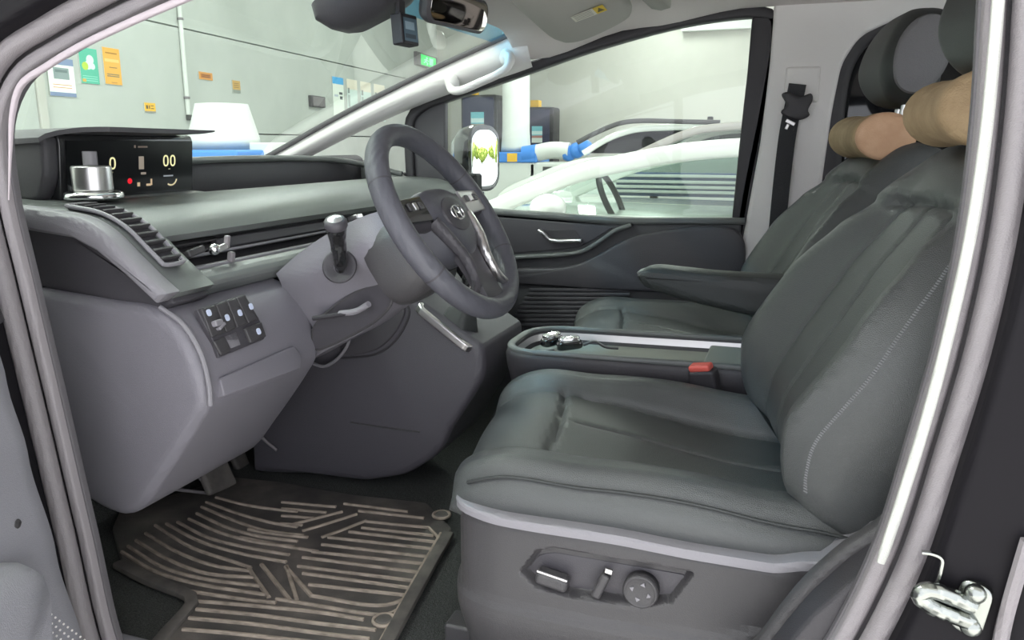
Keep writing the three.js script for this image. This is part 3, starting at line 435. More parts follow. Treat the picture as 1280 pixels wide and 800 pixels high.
// striker on the pillar
{
  const t = thing('door_striker', 'shiny zinc door striker bolted to the black pillar', 'striker'), c = onZ(1196, 752, 0.93), n = v3(-0.35, 0.1, 0.93).normalize(), X = v3(0.75, -0.3, 0.3).normalize();
  part('plate', extP(roundPoly([[-0.015, -0.028], [0.015, -0.028], [0.015, 0.028], [-0.015, 0.028]], 0.013), c.clone().add(v3(0.012, 0, 0.006)), v3(0.9, -0.12, 0.42), v3(0.1, 1, 0), -0.004, 0.005, 0.002), M.zinc, t);
  for (const s of [-1, 1]) part('bolt', lathe([[0, 0.008], [0.006, 0.007], [0.009, 0.004], [0.01, 0], [0.01, -0.004]], c.clone().add(v3(0.012, s * 0.018, 0.012)), v3(-0.42, 0.05, 0.9), 18), M.zinc, t);
  const a = c.clone().add(v3(-0.03, 0.004, 0.02)); part('loop', sweep(spl([c.clone().add(v3(0.012, 0.004, 0.01)), a.clone().add(v3(0, 0.014, 0)), a.clone().add(v3(-0.007, 0.007, 0)), a.clone().add(v3(0.001, -0.001, 0)), c.clone().add(v3(0.012, -0.014, 0.01))], 30), circ(0.0085, 12), v3(0, 0.2, 1)), M.zinc, t);
  part('catch_plate', sweep(spl([[1152, 690], [1166, 692], [1177, 698], [1176, 712], [1170, 732]].map(([u, v]) => onZ(u, v, 0.935)), 20), rrect(0.003, 0.006, 0.001, 2), v3(0, 0, 1)), M.zinc, t);
}
// far side of the van behind the passenger door: pillar, rear side wall, dark window
{
  const pil = [[968, 0], [984, -30], [1200, -30], [1190, 15], [1120, 24], [1075, 45], [1052, 80], [1040, 140], [1020, 280], [1008, 400], [915, 400], [928, 300], [950, 180], [962, 80]].map(([u, v]) => onZ(u, v, -0.8)).map((p) => [p.x, p.y]);
  const bp = structG('trim_12', 'pale pillar trim behind the passenger door', 'pillar trim'), sm = roundPoly(pil, 0.03);
  part('cover', ext(sm, -0.86, -0.795, 0.012), M.light, bp);
  const sl = onZ(1003, 115, -0.79); part('belt_slot', rbox(sl.x - 0.05, sl.x + 0.045, sl.y - 0.03, sl.y + 0.07, -0.8, -0.784, 0.008), M.light, bp);
  struct('window_2', ext([[0.02, 1.28], [2.5, 1.3], [2.5, 1.83], [0.05, 1.83]], -0.9, -0.895, 0.001), M.tint, 'dark tinted window beside the second row', 'window');
  const fr = [[1035, 235], [1040, 140], [1052, 80], [1076, 45], [1122, 24], [1192, 15], [1330, 12]].map(([u, v]) => onZ(u, v, -0.83));
  struct('trim_13', sweep(spl(fr, 40), rrect(0.07, 0.05, 0.02, 3), v3(0, 0, 1)), M.black, 'thick black frame of the second row window', 'window frame');
  struct('wall_right', rbox(0.02, 2.65, 0.5, 1.3, -0.9, -0.8, 0.02), M.card, 'dark lower side wall behind the passenger seat', 'wall');
  struct('trim_14', rbox(-1.9, -1.05, 0.45, 1.4, -0.92, -0.86, 0.01), M.paint, 'black painted wing of the van ahead of the passenger door', 'body side');
}
// ---------------------------------------------------------------- passenger door
{
  const t = structG('door_2', 'closed passenger door with dark trim, silver handle and window frame', 'door'), Z = -0.8;
  const card = roundPoly(pz([[545, 262], [600, 263], [700, 271], [790, 279], [928, 279], [926, 330], [912, 440], [880, 560], [560, 560], [540, 420]], Z), 0.012);
  part('trim_panel', ext(card, Z - 0.06, Z, 0.012, { seg: 4 }), M.card, t);
  part('sill_top', sweep(spl([[540, 262], [605, 264], [680, 269], [780, 276], [850, 276], [932, 276]].map(([u, v]) => onZ(u, v, Z - 0.015)), 30), rrect(0.05, 0.022, 0.009, 3), v3(0, 1, 0)), M.pad, t);
  // upper pocket panel bounded by the sweeping ledge
  const ledge = [[560, 332], [640, 322], [700, 318], [728, 314], [748, 303], [770, 288], [790, 281]].map(([u, v]) => onZ(u, v, Z + 0.012));
  part('ledge', sweep(spl(ledge, 40), rrect(0.014, 0.035, 0.006, 3), v3(0, 0, 1)), M.pad, t);
  const rec = [...[[560, 326], [640, 316], [700, 312], [726, 308], [745, 298], [766, 284]], [700, 277], [610, 270], [560, 268]];
  part('handle_panel', ext(pz(rec, Z), Z, Z + 0.006, 0.003), M.dark, t);
  part('armrest_panel', ext(smooth2(pz([[560, 350], [640, 335], [720, 330], [780, 300], [800, 292], [925, 290], [925, 350], [900, 362], [640, 354]], Z), 80, true), Z, Z + 0.022, 0.01, { seg: 4 }), M.dark, t);
  const hc = roundPoly(pz([[672, 287], [720, 287], [728, 301], [690, 303]], Z), 0.008);
  part('handle_cup', ext(hc, Z + 0.004, Z + 0.008, 0.001), M.black, t);
  part('door_handle', sweep(spl([[674, 288], [680, 292], [687, 299], [694, 301], [710, 301], [727, 301]].map(([u, v], i) => onZ(u, v, Z + 0.018 + 0.004 * (i % 2))), 30), rrect(0.012, 0.02, 0.004, 3), v3(0, 0, 1)), M.satin, t, 'satin silver door handle');
  for (let k = 0; k < 9; k++) { const v = 362 + k * 5.4, a = onZ(662 - k * 3, v, Z + 0.012), b = onZ(790 - k * 3, v + 0.5, Z + 0.012); part('rib', sweep([a, a.clone().lerp(b, 0.5), b], rrect(0.012, 0.007, 0.002, 2), v3(0, 0, 1)), M.dark, t); }
  // window frame
  const top = [[516, 225], [514, 175], [516, 148], [532, 132], [560, 121], [620, 100], [660, 86], [750, 55], [850, 28], [920, 17], [950, 16], [965, 22], [968, 45], [955, 130], [935, 230], [925, 290]].map(([u, v]) => onZ(u, v, Z - 0.03));
  part('window_frame', sweep(spl(top, 80), rrect(0.035, 0.05, 0.01, 3), v3(0, 0, 1)), M.black, t);
  const rearp = [[940, 20], [972, 20], [966, 90], [945, 210], [930, 300], [912, 300], [924, 180], [934, 90]]; part('rear_frame', ext(roundPoly(pz(rearp, Z), 0.012), Z - 0.05, Z - 0.005, 0.006), M.black, t);
  part('mirror_gusset', ext(roundPoly(pz([[514, 240], [514, 150], [530, 131], [556, 122], [556, 262], [520, 262]], Z - 0.02), 0.012), Z - 0.05, Z - 0.02, 0.005), M.dark, t);
  const gl = pz([[548, 270], [548, 126], [620, 101], [660, 87], [750, 56], [850, 29], [945, 17], [930, 120], [914, 285]], Z - 0.04);
  part('window_glass', new THREE.ShapeGeometry(new THREE.Shape(gl.map(([x, y]) => new THREE.Vector2(x, y)))).translate(0, 0, Z - 0.048), M.glass, t);
  part('outer_skin', ext(pz([[540, 266], [930, 280], [912, 470], [880, 590], [560, 590], [530, 470]], Z), Z - 0.12, Z - 0.09, 0.008), M.paint, t);
  // outside mirror
  const c = onZ(603, 198, -1.0), n = v3(0.884, 0.017, 0.467).normalize(), X = v3(-n.z, 0, n.x).negate(); // X across the glass
  const dm = part('door_mirror', loft([[-0.13, 0.45], [-0.115, 0.7], [-0.07, 0.95], [-0.02, 1.03], [0.008, 1], [0.01, 0.92]].map(([d, k]) => rrect(0.15 * k, 0.235 * k, 0.06 * k, 6).map(([a, b]) => c.clone().addScaledVector(X, a).add(v3(0, b, 0)).addScaledVector(n, d)))), M.gloss, t, 'black outside mirror housing');
  part('mirror_glass', extP(rrect(0.125, 0.2, 0.05, 8), c.clone().addScaledVector(n, 0.011), X, v3(0, 1, 0), 0, 0.002, 0.0005), M.mirror, dm);
  part('mirror_arm', tube([c.clone().addScaledVector(n, -0.06).add(v3(0, -0.09, 0)), onZ(560, 240, -0.86)], 0.03, 12), M.gloss, dm);
}
// ---------------------------------------------------------------- driver door, standing open
{
  const t = structG('door_3', 'open driver door with grey inner panel, pull pocket and speaker', 'door'), th = 72 * R, e = v3(Math.cos(th), 0, Math.sin(th)), n = v3(Math.sin(th), 0, -Math.cos(th)), H = v3(-1.108, 0, 0.945);
  const edge = [[0, 330], [16, 385], [40, 470], [66, 560], [100, 680], [135, 800], [150, 860]].map(([u, v]) => onZ(u - 17, v, 0.952)).reverse(), ex = edge.map((p) => [p.y, p.x]);
  const pt = (s, y, d) => v3(curve(ex, y), y, 0.952).addScaledVector(e, s).addScaledVector(n, d);
  const onD = (u, v, d = 0) => { const r = ray(u, v); let y = 0.9, q; for (let k = 0; k < 12; k++) { const p = pt(0, y, d); q = CAM.clone().addScaledVector(r, p.sub(CAM).dot(n) / r.dot(n)); y = q.y; } return q; };
  const sOf = (q) => q.clone().sub(pt(0, q.y, 0)).dot(e);
  part('inner_panel', shell((u, v) => { const y = lerp(1.27, 0.5, v); return pt(u, y, -0.02 * Math.pow(clamp(1 - u / 0.03), 2)); }, 40, 40, (p) => p.clone().addScaledVector(n, -0.06), 0.8), M.doorgrey, t);
  part('outer_skin', extP(roundPoly([[-0.02, 0.45], [1.02, 0.45], [1.04, 1.28], [-0.02, 1.28]], 0.02), H, e, v3(0, 1, 0), 0.06, 0.1, 0.01), M.paint, t);
  const wn = [0.02, 0.3, 0.62, 0.9, 1.0]; part('window_frame', sweep(spl([pt(0.0, 1.25, -0.03), pt(0.05, 1.42, -0.03), pt(0.3, 1.66, -0.03), pt(0.7, 1.82, -0.03), pt(1.0, 1.84, -0.03), pt(1.03, 1.27, -0.03)], 50), rrect(0.04, 0.05, 0.01, 3), n), M.black, t);
  const c0 = onD(-2, 778), s0 = sOf(c0), y0 = c0.y;
  part('pull_pocket', loft([[0.0, 1], [0.025, 1], [0.045, 0.9], [0.052, 0.75]].map(([d, k]) => smooth2([[-0.2, -0.2], [-0.05, -0.2], [0.015, -0.06], [0.05, 0.04], [0.032, 0.075], [-0.03, 0.08], [-0.12, 0.06], [-0.2, 0.0]], 40, true).map(([a, b]) => pt(s0 - a * k, y0 + b * k - 0.01, d - 0.004)))), M.doorgrey, t);
  const dots = []; for (let j = 0; j < 7; j++) for (let i = 0; i < 9; i++) { const p = onD(64 + i * 5.2 - j * 4.5, 768 + i * 4 + j * 7.5, 0.0012); const g = new THREE.SphereGeometry(0.0017, 6, 5); g.translate(p.x, p.y, p.z); dots.push(g); }
  const gr = part('speaker_grille', merge(dots), M.light, t, 'speaker grille of small pale dots'); gr.userData.kind = 'stuff';
  const q = onD(22, 655, 0); part('screw_cover', lathe([[0, 0.002], [0.006, 0.0015], [0.007, 0]], q, n.clone(), 16), M.shield, t);
}

// ================================================================ DASHBOARD
{
  const t = thing('dashboard', 'dark grey dashboard with soft top, display hood, tray and vents', 'dashboard');
  // soft pad with rolled rear edge
  const roll = [[-1.325, 1.383], [-1.31, 1.391], [-1.24, 1.391], [-1.16, 1.384], [-1.11, 1.37], [-1.078, 1.353], [-1.062, 1.338], [-1.066, 1.327], [-1.09, 1.322], [-1.325, 1.322]];
  part('upper_pad', ext(roll, -0.8, 0.625, 0.006, { crease: 0.9 }), M.pad, t);
  part('tray_floor', rbox(-1.47, -1.31, 1.34, 1.374, -0.78, 0.232, 0.004), M.dark, t);
  part('tray_back', ext(roundPoly([[-1.86, 1.385], [-1.45, 1.37], [-1.452, 1.452], [-1.475, 1.464], [-1.88, 1.425]], [0.005, 0.005, 0.015, 0.02, 0.01]), -0.8, 0.2, 0.012, { crease: 0.9 }), M.dark, t);
  part('tray_rim', sweep(spl([v3(-1.452, 1.456, 0.19), v3(-1.45, 1.46, 0), v3(-1.45, 1.458, -0.35), v3(-1.44, 1.448, -0.6), v3(-1.4, 1.425, -0.75), v3(-1.3, 1.398, -0.79)], 40), rrect(0.03, 0.018, 0.008, 3), v3(0, 1, 0)), M.pad, t);
  part('tray_end', ext(roundPoly([[-1.86, 1.36], [-1.3, 1.36], [-1.3, 1.392], [-1.42, 1.43], [-1.5, 1.455], [-1.86, 1.425]], 0.02), -0.83, -0.77, 0.01), M.pad, t);
  part('deck', ext(roundPoly([[-1.88, 1.36], [-1.3, 1.36], [-1.3, 1.392], [-1.5, 1.402], [-1.88, 1.425]], 0.01), 0.195, 0.72, 0.012, { crease: 0.9 }), M.pad, t);
  // end block with the side vent
  const con = [[-1.32, 1.393], [-1.276, 1.395], [-1.2, 1.389], [-1.131, 1.379], [-1.082, 1.357], [-1.036, 1.319], [-0.999, 1.288], [-0.962, 1.26]], inner = [[-0.985, 1.243], [-1.04, 1.285], [-1.1, 1.325], [-1.15, 1.345], [-1.32, 1.36]];
  const cs = smooth2(con, 40);
  const off = (p, i, d) => { const a = cs[Math.max(0, i - 1)], b = cs[Math.min(40, i + 1)], L = Math.hypot(b[0] - a[0], b[1] - a[1]); return [p[0] + (b[1] - a[1]) / L * -d * -1, p[1] - (b[0] - a[0]) / L * -d * -1]; };
  part('end_frame', ext([...cs, ...inner], 0.684, 0.728, 0.011, { crease: 1, seg: 4 }), M.edge, t);
  part('end_block', ext([...cs.map((p, i) => off(p, i, 0.004)), ...inner], 0.6, 0.69, 0.004, { crease: 0.9 }), M.pad, t);
  // side vent: frame, dark slot, fins
  const slot = cs.filter((_, i) => i >= 11 && i <= 34), vent = part('side_vent', (() => { const P = slot.map(([x, y]) => v3(x, y, 0.652)); return sweep(P, rrect(0.038, 0.008, 0.003, 2), v3(0, 0, 1).clone().cross(v3(0, 0, 0)).add(v3(0.5, 0.85, 0))); })(), M.black, t);
  { const rimP = []; const k = slot.length; slot.forEach(([x, y], i) => rimP.push(v3(x + 0.004, y + 0.004, 0.676))); [...slot].reverse().forEach(([x, y]) => rimP.push(v3(x + 0.004, y + 0.004, 0.628))); part('vent_rim', sweep(spl(rimP, 90, true).slice(0, 90), circ(0.004, 8), v3(0.5, 0.85, 0.02), { closed: true }), M.edge, vent); }
  for (let i = 2; i < slot.length; i += 2) { const [x, y] = slot[i], [x2, y2] = slot[i - 1]; part('fin', tbox(v3(x + 0.004, y + 0.005, 0.652), v3(0, 0, 1), v3(x - x2, y - y2, 0), 0.046, 0.0045, 0.011, 0.001), M.shield, vent); }
  // dark end cap and grey side below it
  part('end_cap', ext(roundPoly([...con.slice(0).map(([x, y]) => [x - 0.01, y - 0.022]), [-1.005, 1.222], [-1.29, 1.25], [-1.5, 1.28], [-1.5, 1.36]], 0.01), 0.6, 0.694, 0.008), M.dark, t);
  // vent band and lower lip
  part('vent_recess', rbox(-1.16, -1.1, 1.262, 1.335, -0.78, 0.61, 0.003), M.black, t);
  part('vent_panel', tbox(v3(-1.085, 1.3045, 0.02), v3(0, 0, -1), v3(-0.35, 1, 0), 0.86, 0.022, 0.02, 0.004), M.dark, t);
  part('vent_bar', tbox(v3(-1.072, 1.292, 0.07), v3(0, 0, -1), v3(-0.3, 1, 0), 1.06, 0.006, 0.018, 0.002), M.edge, t);
  for (const y of [1.283, 1.302, 1.318]) part('louvre', tbox(v3(-1.088, y, 0.52), v3(0, 0, -1), v3(-0.9, 0.3, 0), 0.15, 0.02, 0.004, 0.001), M.shield, t);
  for (const y of [1.285, 1.305, 1.325]) part('louvre', tbox(v3(-1.088, y, -0.05), v3(0, 0, -1), v3(-0.9, 0.3, 0), 0.15, 0.02, 0.004, 0.001), M.shield, t);
  part('vent_tab', tbox(v3(-1.055, 1.318, -0.045), v3(0, 0, -1), v3(-0.3, 1, 0), 0.03, 0.012, 0.03, 0.003), M.satin, t, 'silver vent tab');
  part('lower_lip', ext(roundPoly([[-1.1, 1.268], [-1.04, 1.276], [-1.005, 1.268], [-0.985, 1.252], [-1.0, 1.232], [-1.04, 1.222], [-1.14, 1.23]], 0.008), -0.78, 0.615, 0.004, { crease: 0.9 }), M.pad, t);
  part('lip_line', rbox(-1.046, -1.03, 1.268, 1.2795, -0.6, 0.612, 0.004), M.edge, t);
  part('under_panel', ext([[-1.8, 1.36], [-1.1, 1.3], [-1.02, 1.235], [-1.05, 1.19], [-1.8, 1.0]], -0.8, 0.6, 0.01), M.black, t);
  // grey lower panel on the driver side with its face and side
  const kp = smooth2([[-1.5, 1.265], [-1.29, 1.25], [-1.1, 1.237], [-1.015, 1.232], [-0.965, 1.212], [-0.935, 1.17], [-0.917, 1.12], [-0.913, 1.07], [-0.935, 1.035], [-0.98, 0.975], [-1.02, 0.925], [-1.085, 0.85], [-1.13, 0.832], [-1.25, 0.87], [-1.5, 1.0]], 90);
  part('lower_panel', ext(kp, 0.36, 0.712, 0.022, { crease: 0.9, seg: 6 }), M.mid, t);
  part('panel_edge', sweep(spl([[200, 384], [228, 405], [250, 440], [261, 480], [263, 507]].map(([u, v]) => onZ(u, v, 0.706)), 30), circ(0.0045, 8), v3(0, 0, 1)), M.edge, t);
  // storage lid outline
  const fd = v3(0.055, -0.16, 0).normalize();
  const face = (u, v, lift = 0) => { const d = ray(u, v), o = v3(-0.944, 1.19, 0.5), n = v3(0.946, 0.325, 0).normalize(); return CAM.clone().addScaledVector(d, o.sub(CAM).dot(n) / d.dot(n)).addScaledVector(n, lift); };
  const FX = v3(0, 0, -1), FYv = v3(-0.325, 0.946, 0);
  part('storage_lid', (() => { const c = [[271, 474], [364, 433], [374, 447], [372, 462], [276, 497]].map(([u, v]) => face(u, v)), o = c[0], pts = c.map((p) => { const q = p.clone().sub(o); return [q.dot(FX), q.dot(FYv)]; }); return extP(roundPoly(pts, 0.006), o, FX, FYv, -0.012, 0.008, 0.003); })(), M.mid, t);
  // switch bank
  const sb = [[241, 389], [301, 369], [323, 408], [326, 425], [268, 449], [262, 430]].map(([u, v]) => face(u, v)), so = sb[0], loc = (p) => { const q = p.clone().sub(so); return [q.dot(FX), q.dot(FYv)]; };
  const bank = part('switch_bank', extP(roundPoly(sb.map(loc), 0.004), so, FX, FYv, 0.0, 0.01, 0.002), M.dark, t);
  const sw = (corners, d, m = M.shield, nm = 'switch') => part(nm, extP(roundPoly(corners.map(([u, v]) => loc(face(u, v))), 0.002), so, FX, FYv, 0.008, 0.008 + d, 0.002), m, bank);
  sw([[245, 389], [262, 383.5], [275, 418], [258, 424]], 0.006); sw([[263, 383], [276, 379], [289, 412], [276, 417.5]], 0.006); sw([[277, 378.5], [288, 375], [303, 406.5], [290, 411.5]], 0.006); sw([[289, 374.5], [299, 371], [317, 401], [304, 406]], 0.006);
  sw([[259, 429], [273, 423], [281, 441], [269, 446]], 0.007); sw([[275, 422], [290, 416], [296, 433], [283, 438]], 0.002, M.edge); sw([[298, 413], [319, 405], [325, 423], [306, 431]], 0.008);
  for (const [u, v] of [[252, 394], [275, 400], [291, 394], [305, 386], [314.5, 417]]) part('icon', extP(rrect(0.011, 0.012, 0.004, 3), face(u, v, 0.0165), FX, FYv, 0, 0.0012, 0.0004), std({ color: col(0.62, 0.68, 0.85), roughness: 0.5 }), bank, 'pale blue switch symbol');
  part('release_toggle', tbox(face(262, 407, 0.018), FX, v3(-0.2, 0.8, 0), 0.02, 0.011, 0.012, 0.003), M.edge, bank); part('release_toggle', tbox(face(266, 411, 0.018), v3(0, 0.5, -1), v3(-0.2, 0.8, 0), 0.018, 0.006, 0.012, 0.002), M.edge, bank);
  // foot of the panel: courtesy lamp, bonnet release
  { const p = onZ(231, 584, 0.62); part('courtesy_lamp', tbox(p, v3(0.7, 0.7, 0), v3(0, 0, 1), 0.03, 0.022, 0.012, 0.005), M.white, t, 'white footwell lamp'); const q = onZ(300, 508, 0.5); part('bonnet_release', tbox(q.clone().add(v3(-0.03, -0.012, 0)), v3(0.85, 0.5, 0), v3(0, 0, 1), 0.1, 0.05, 0.014, 0.005), M.dark, t); part('release_mark', tbox(onZ(303, 508, 0.49), v3(0.8, 0.5, 0), v3(0, 0, 1), 0.012, 0.014, 0.018, 0.002), M.white, t); }
  part('knee_cover', shell((u, v) => { const a = onZ(lerp(262, 385, u), lerp(508, 452, u), lerp(0.66, 0.36, u)), b = v3(a.x - 0.2, a.y - 0.13, a.z); return a.lerp(b, v); }, 12, 6, v3(-0.02, 0.02, 0)), M.dark, t);
  // instrument display with its hood
  part('display_body', ext(roundPoly([[-1.47, 1.395], [-1.34, 1.385], [-1.327, 1.5], [-1.33, 1.52], [-1.47, 1.518]], 0.01), 0.204, 0.57, 0.006), M.screen, t);
  part('display_hood', shell((u, v) => { const z = lerp(0.61, 0.23, u), e = sst(0, 0.16, u) * (1 - 0.25 * sst(0.9, 1, u)), x = lerp(-1.49, lerp(-1.33, -1.215, e), v); return v3(x, 1.532 - 0.02 * Math.pow(clamp(1 - u / 0.12), 2) - 0.006 * (1 - v) - 0.003 * u, z); }, 40, 10, (p, u, v) => v3(p.x, p.y - 0.012 + 0.008 * sst(0.75, 1, u) + 0.003 * v, p.z)), M.dark, t);
  part('display_side', ext(roundPoly([[-1.49, 1.395], [-1.36, 1.39], [-1.335, 1.44], [-1.33, 1.522], [-1.48, 1.522]], 0.02), 0.565, 0.6, 0.012, { seg: 4 }), M.dark, t);
  const scr = canvasTex(512, 180, (x) => {
    x.fillStyle = '#0b0c0d'; x.fillRect(0, 0, 512, 180); x.fillStyle = '#e6dfa8'; x.font = 'bold 52px monospace'; x.fillText('0', 150, 92); x.fillText('00', 372, 88); x.font = '20px sans-serif'; x.fillText('\u2013', 158, 108); x.fillText('\u2013', 398, 104);
    x.fillStyle = '#8a8074'; x.fillRect(270, 52, 22, 44); x.fillRect(278, 106, 22, 8); x.fillStyle = '#5a5048'; x.fillRect(252, 14, 8, 10); x.fillRect(268, 17, 40, 6); x.fillStyle = '#e01c2c'; x.beginPath(); x.arc(232, 134, 10, 0, 7); x.fill();
    x.strokeStyle = '#c8ba94'; x.lineWidth = 6; x.beginPath(); x.arc(410, 130, 26, 0.2, 2.2); x.stroke(); x.fillStyle = '#8c9096'; x.fillRect(376, 120, 44, 5); x.fillStyle = '#b8a080'; x.fillRect(262, 140, 12, 14); x.fillRect(300, 146, 20, 8); x.fillRect(318, 130, 8, 22);
  });
  { const [g] = printed(0.345, 0.112, scr, v3(-1.3285, 1.451, 0.385), v3(0, 0, -1), v3(0.1, 1, 0)); part('display_screen', g, std({ map: scr, emissive: col(1, 1, 1), emissiveMap: scr, emissiveIntensity: 0.55, roughness: 0.15 }), t, 'dark screen with pale digits and a red lamp'); }
}
// ---------------------------------------------------------------- things on the dashboard
{
  const t = thing('air_freshener', 'silver cylinder air freshener with a dark cap on a chrome foot', 'air freshener'), p = onX(117, 239, -1.268).setY(1.397), k = p.distanceTo(CAM) / F * 0.78;
  part('foot', lathe([[0, 0.0], [37 * k, 0], [39 * k, 0.004], [38 * k, 0.012], [33 * k, 0.016], [0, 0.016]], p, v3(0, 1, 0), 48), M.chrome, t);
  part('body', lathe([[0, 0.016], [25 * k, 0.016], [26 * k, 0.019], [26 * k, 0.06], [24.5 * k, 0.063], [0, 0.063]], p, v3(0, 1, 0), 48), M.satin, t);
  part('cap', lathe([[0, 0.063], [9 * k, 0.063], [9.5 * k, 0.065], [9.5 * k, 0.088], [9 * k, 0.09], [0, 0.09]], p, v3(0, 1, 0), 32), M.edge, t);
}
{
  const t = thing('phone_clip', 'small dark phone clip with a bright ball hooked on the left vent', 'phone holder'), o = v3(-1.05, 1.302, 0.53);
  part('hook', tbox(o.clone().add(v3(0, 0.002, 0.02)), v3(0, 0.15, -1), v3(-0.3, 1, 0), 0.045, 0.014, 0.02, 0.004), M.shield, t);
  part('ball', (() => { const g = new THREE.SphereGeometry(0.011, 20, 14); g.translate(o.x + 0.02, o.y + 0.004, o.z - 0.012); return g; })(), M.chrome, t);
  part('arm', tbox(o.clone().add(v3(0.02, 0.004, -0.03)), v3(0, 0.2, -1), v3(-0.3, 1, 0), 0.03, 0.012, 0.012, 0.003), M.satin, t);
  part('prong', tbox(o.clone().add(v3(0.022, 0.014, -0.047)), v3(0.2, 1, 0), v3(0, 0, 1), 0.026, 0.01, 0.01, 0.003), M.seal, t); part('prong', tbox(o.clone().add(v3(0.022, -0.016, -0.056)), v3(0.2, 1, 0), v3(0, 0, 1), 0.02, 0.012, 0.012, 0.003), M.seal, t);
}
// ---------------------------------------------------------------- steering column, stalk, wheel
const AX = v3(Math.cos(33 * R), Math.sin(33 * R), 0), WC = v3(-0.588, 1.366, 0.43), WU = v3(-AX.y, AX.x, 0), WR = v3(0, 0, 1);
{
  const t = thing('steering_column', 'grey steering column shroud with a black stalk and oval pocket', 'steering column');
  const P = (u, v, z) => onZ(u, v, z);
  const fn = netFn([
    [P(345, 342, 0.4), P(372, 318, 0.43), P(410, 292, 0.46), P(450, 272, 0.475), P(480, 262, 0.475)],
    [P(350, 352, 0.4), P(385, 340, 0.45), P(425, 325, 0.48), P(465, 312, 0.5), P(500, 318, 0.49)],
    [P(362, 385, 0.37), P(395, 372, 0.42), P(440, 352, 0.45), P(490, 343, 0.47), P(530, 352, 0.45)],
    [P(378, 420, 0.35), P(410, 408, 0.38), P(455, 388, 0.4), P(498, 366, 0.42), P(534, 362, 0.42)],
    [P(384, 452, 0.33), P(412, 436, 0.34), P(455, 414, 0.35), P(492, 388, 0.36), P(530, 368, 0.38)]]);
  part('shroud', shell((u, v) => fn(u, v), 60, 50, v3(-0.02, -0.01, -0.12)), M.mid, t);
  const ov = spl([[392, 412], [420, 382], [452, 362], [478, 354], [490, 360], [489, 378], [470, 400], [440, 418], [410, 432], [394, 436]].map(([u, v]) => { // on the shroud surface
    return onZ(u, v, lerp(0.405, 0.447, clamp((u - 395) / 90)) + 0.004 - 0.04 * clamp((v - 385) / 60)); }), 60, true).slice(0, 60);
  part('pocket_rim', sweep(ov, circ(0.0035, 8), v3(0.3, 0.2, 0.9), { closed: true }), M.shield, t);
  part('pocket', loft([0, 0.5, 1].map((k) => { const c = v3(); ov.forEach((p) => c.add(p)); c.multiplyScalar(1 / 60); return ov.map((p) => p.clone().lerp(c, 0.03 + k * 0.2).add(v3(0, 0, 0.003 - 0.012 * k))); }), { crease: 0.3 }), M.dark, t, 'dark oval pocket');
  part('tilt_lever', tube([P(425, 392, 0.44), P(445, 389, 0.45), P(461, 380, 0.46)], 0.006, 10, 10), M.edge, t);
  part('pocket_cord', tube([P(392, 398, 0.43), P(420, 394, 0.44), P(445, 389, 0.45)], 0.005, 8, 10), M.black, t);
  // clock-spring cover between shroud and wheel
  const sec = [[-0.15, 0.08, 0.068], [-0.13, 0.088, 0.074], [-0.09, 0.09, 0.075], [-0.06, 0.085, 0.07], [-0.045, 0.07, 0.06]];
  part('hub_cover', loft(sec.map(([d, a, b]) => rrect(2 * a, 2 * b, 0.055, 8).map(([x, y]) => WC.clone().addScaledVector(AX, d).addScaledVector(WR, x * 0.86).addScaledVector(WU, y - 0.02)))), M.shield, t);
  // stalk
  const b = P(426, 330, 0.5), e = P(420, 282, 0.53), st = part('stalk', sweep(spl([b.clone().add(v3(-0.02, -0.02, -0.03)), b, b.clone().lerp(e, 0.5), e], 24), circ(1, 18), v3(1, 0, 0.2), { scale: (k) => curve([[0, 0.011], [0.35, 0.0125], [0.7, 0.0145], [1, 0.0185]], k) }), M.gloss, t, 'black stalk with a ringed tip');
  const ad = e.clone().sub(b).normalize(); part('stalk_ring', lathe([[0.0185, -0.004], [0.0205, 0], [0.0205, 0.008], [0.017, 0.013], [0.012, 0.013]], e, ad, 28), M.dark, st); part('stalk_cap', lathe([[0, 0.016], [0.013, 0.0135], [0.015, 0.01]], e, ad, 24), M.satin, st);
  part('stalk_collar', lathe([[0.03, -0.004], [0.0315, 0.001], [0.028, 0.003], [0.022, 0.0], [0.012, -0.004]], b.clone().add(v3(0, -0.004, 0.004)), v3(0.3, 0.35, 0.9), 32), M.black, t);
}
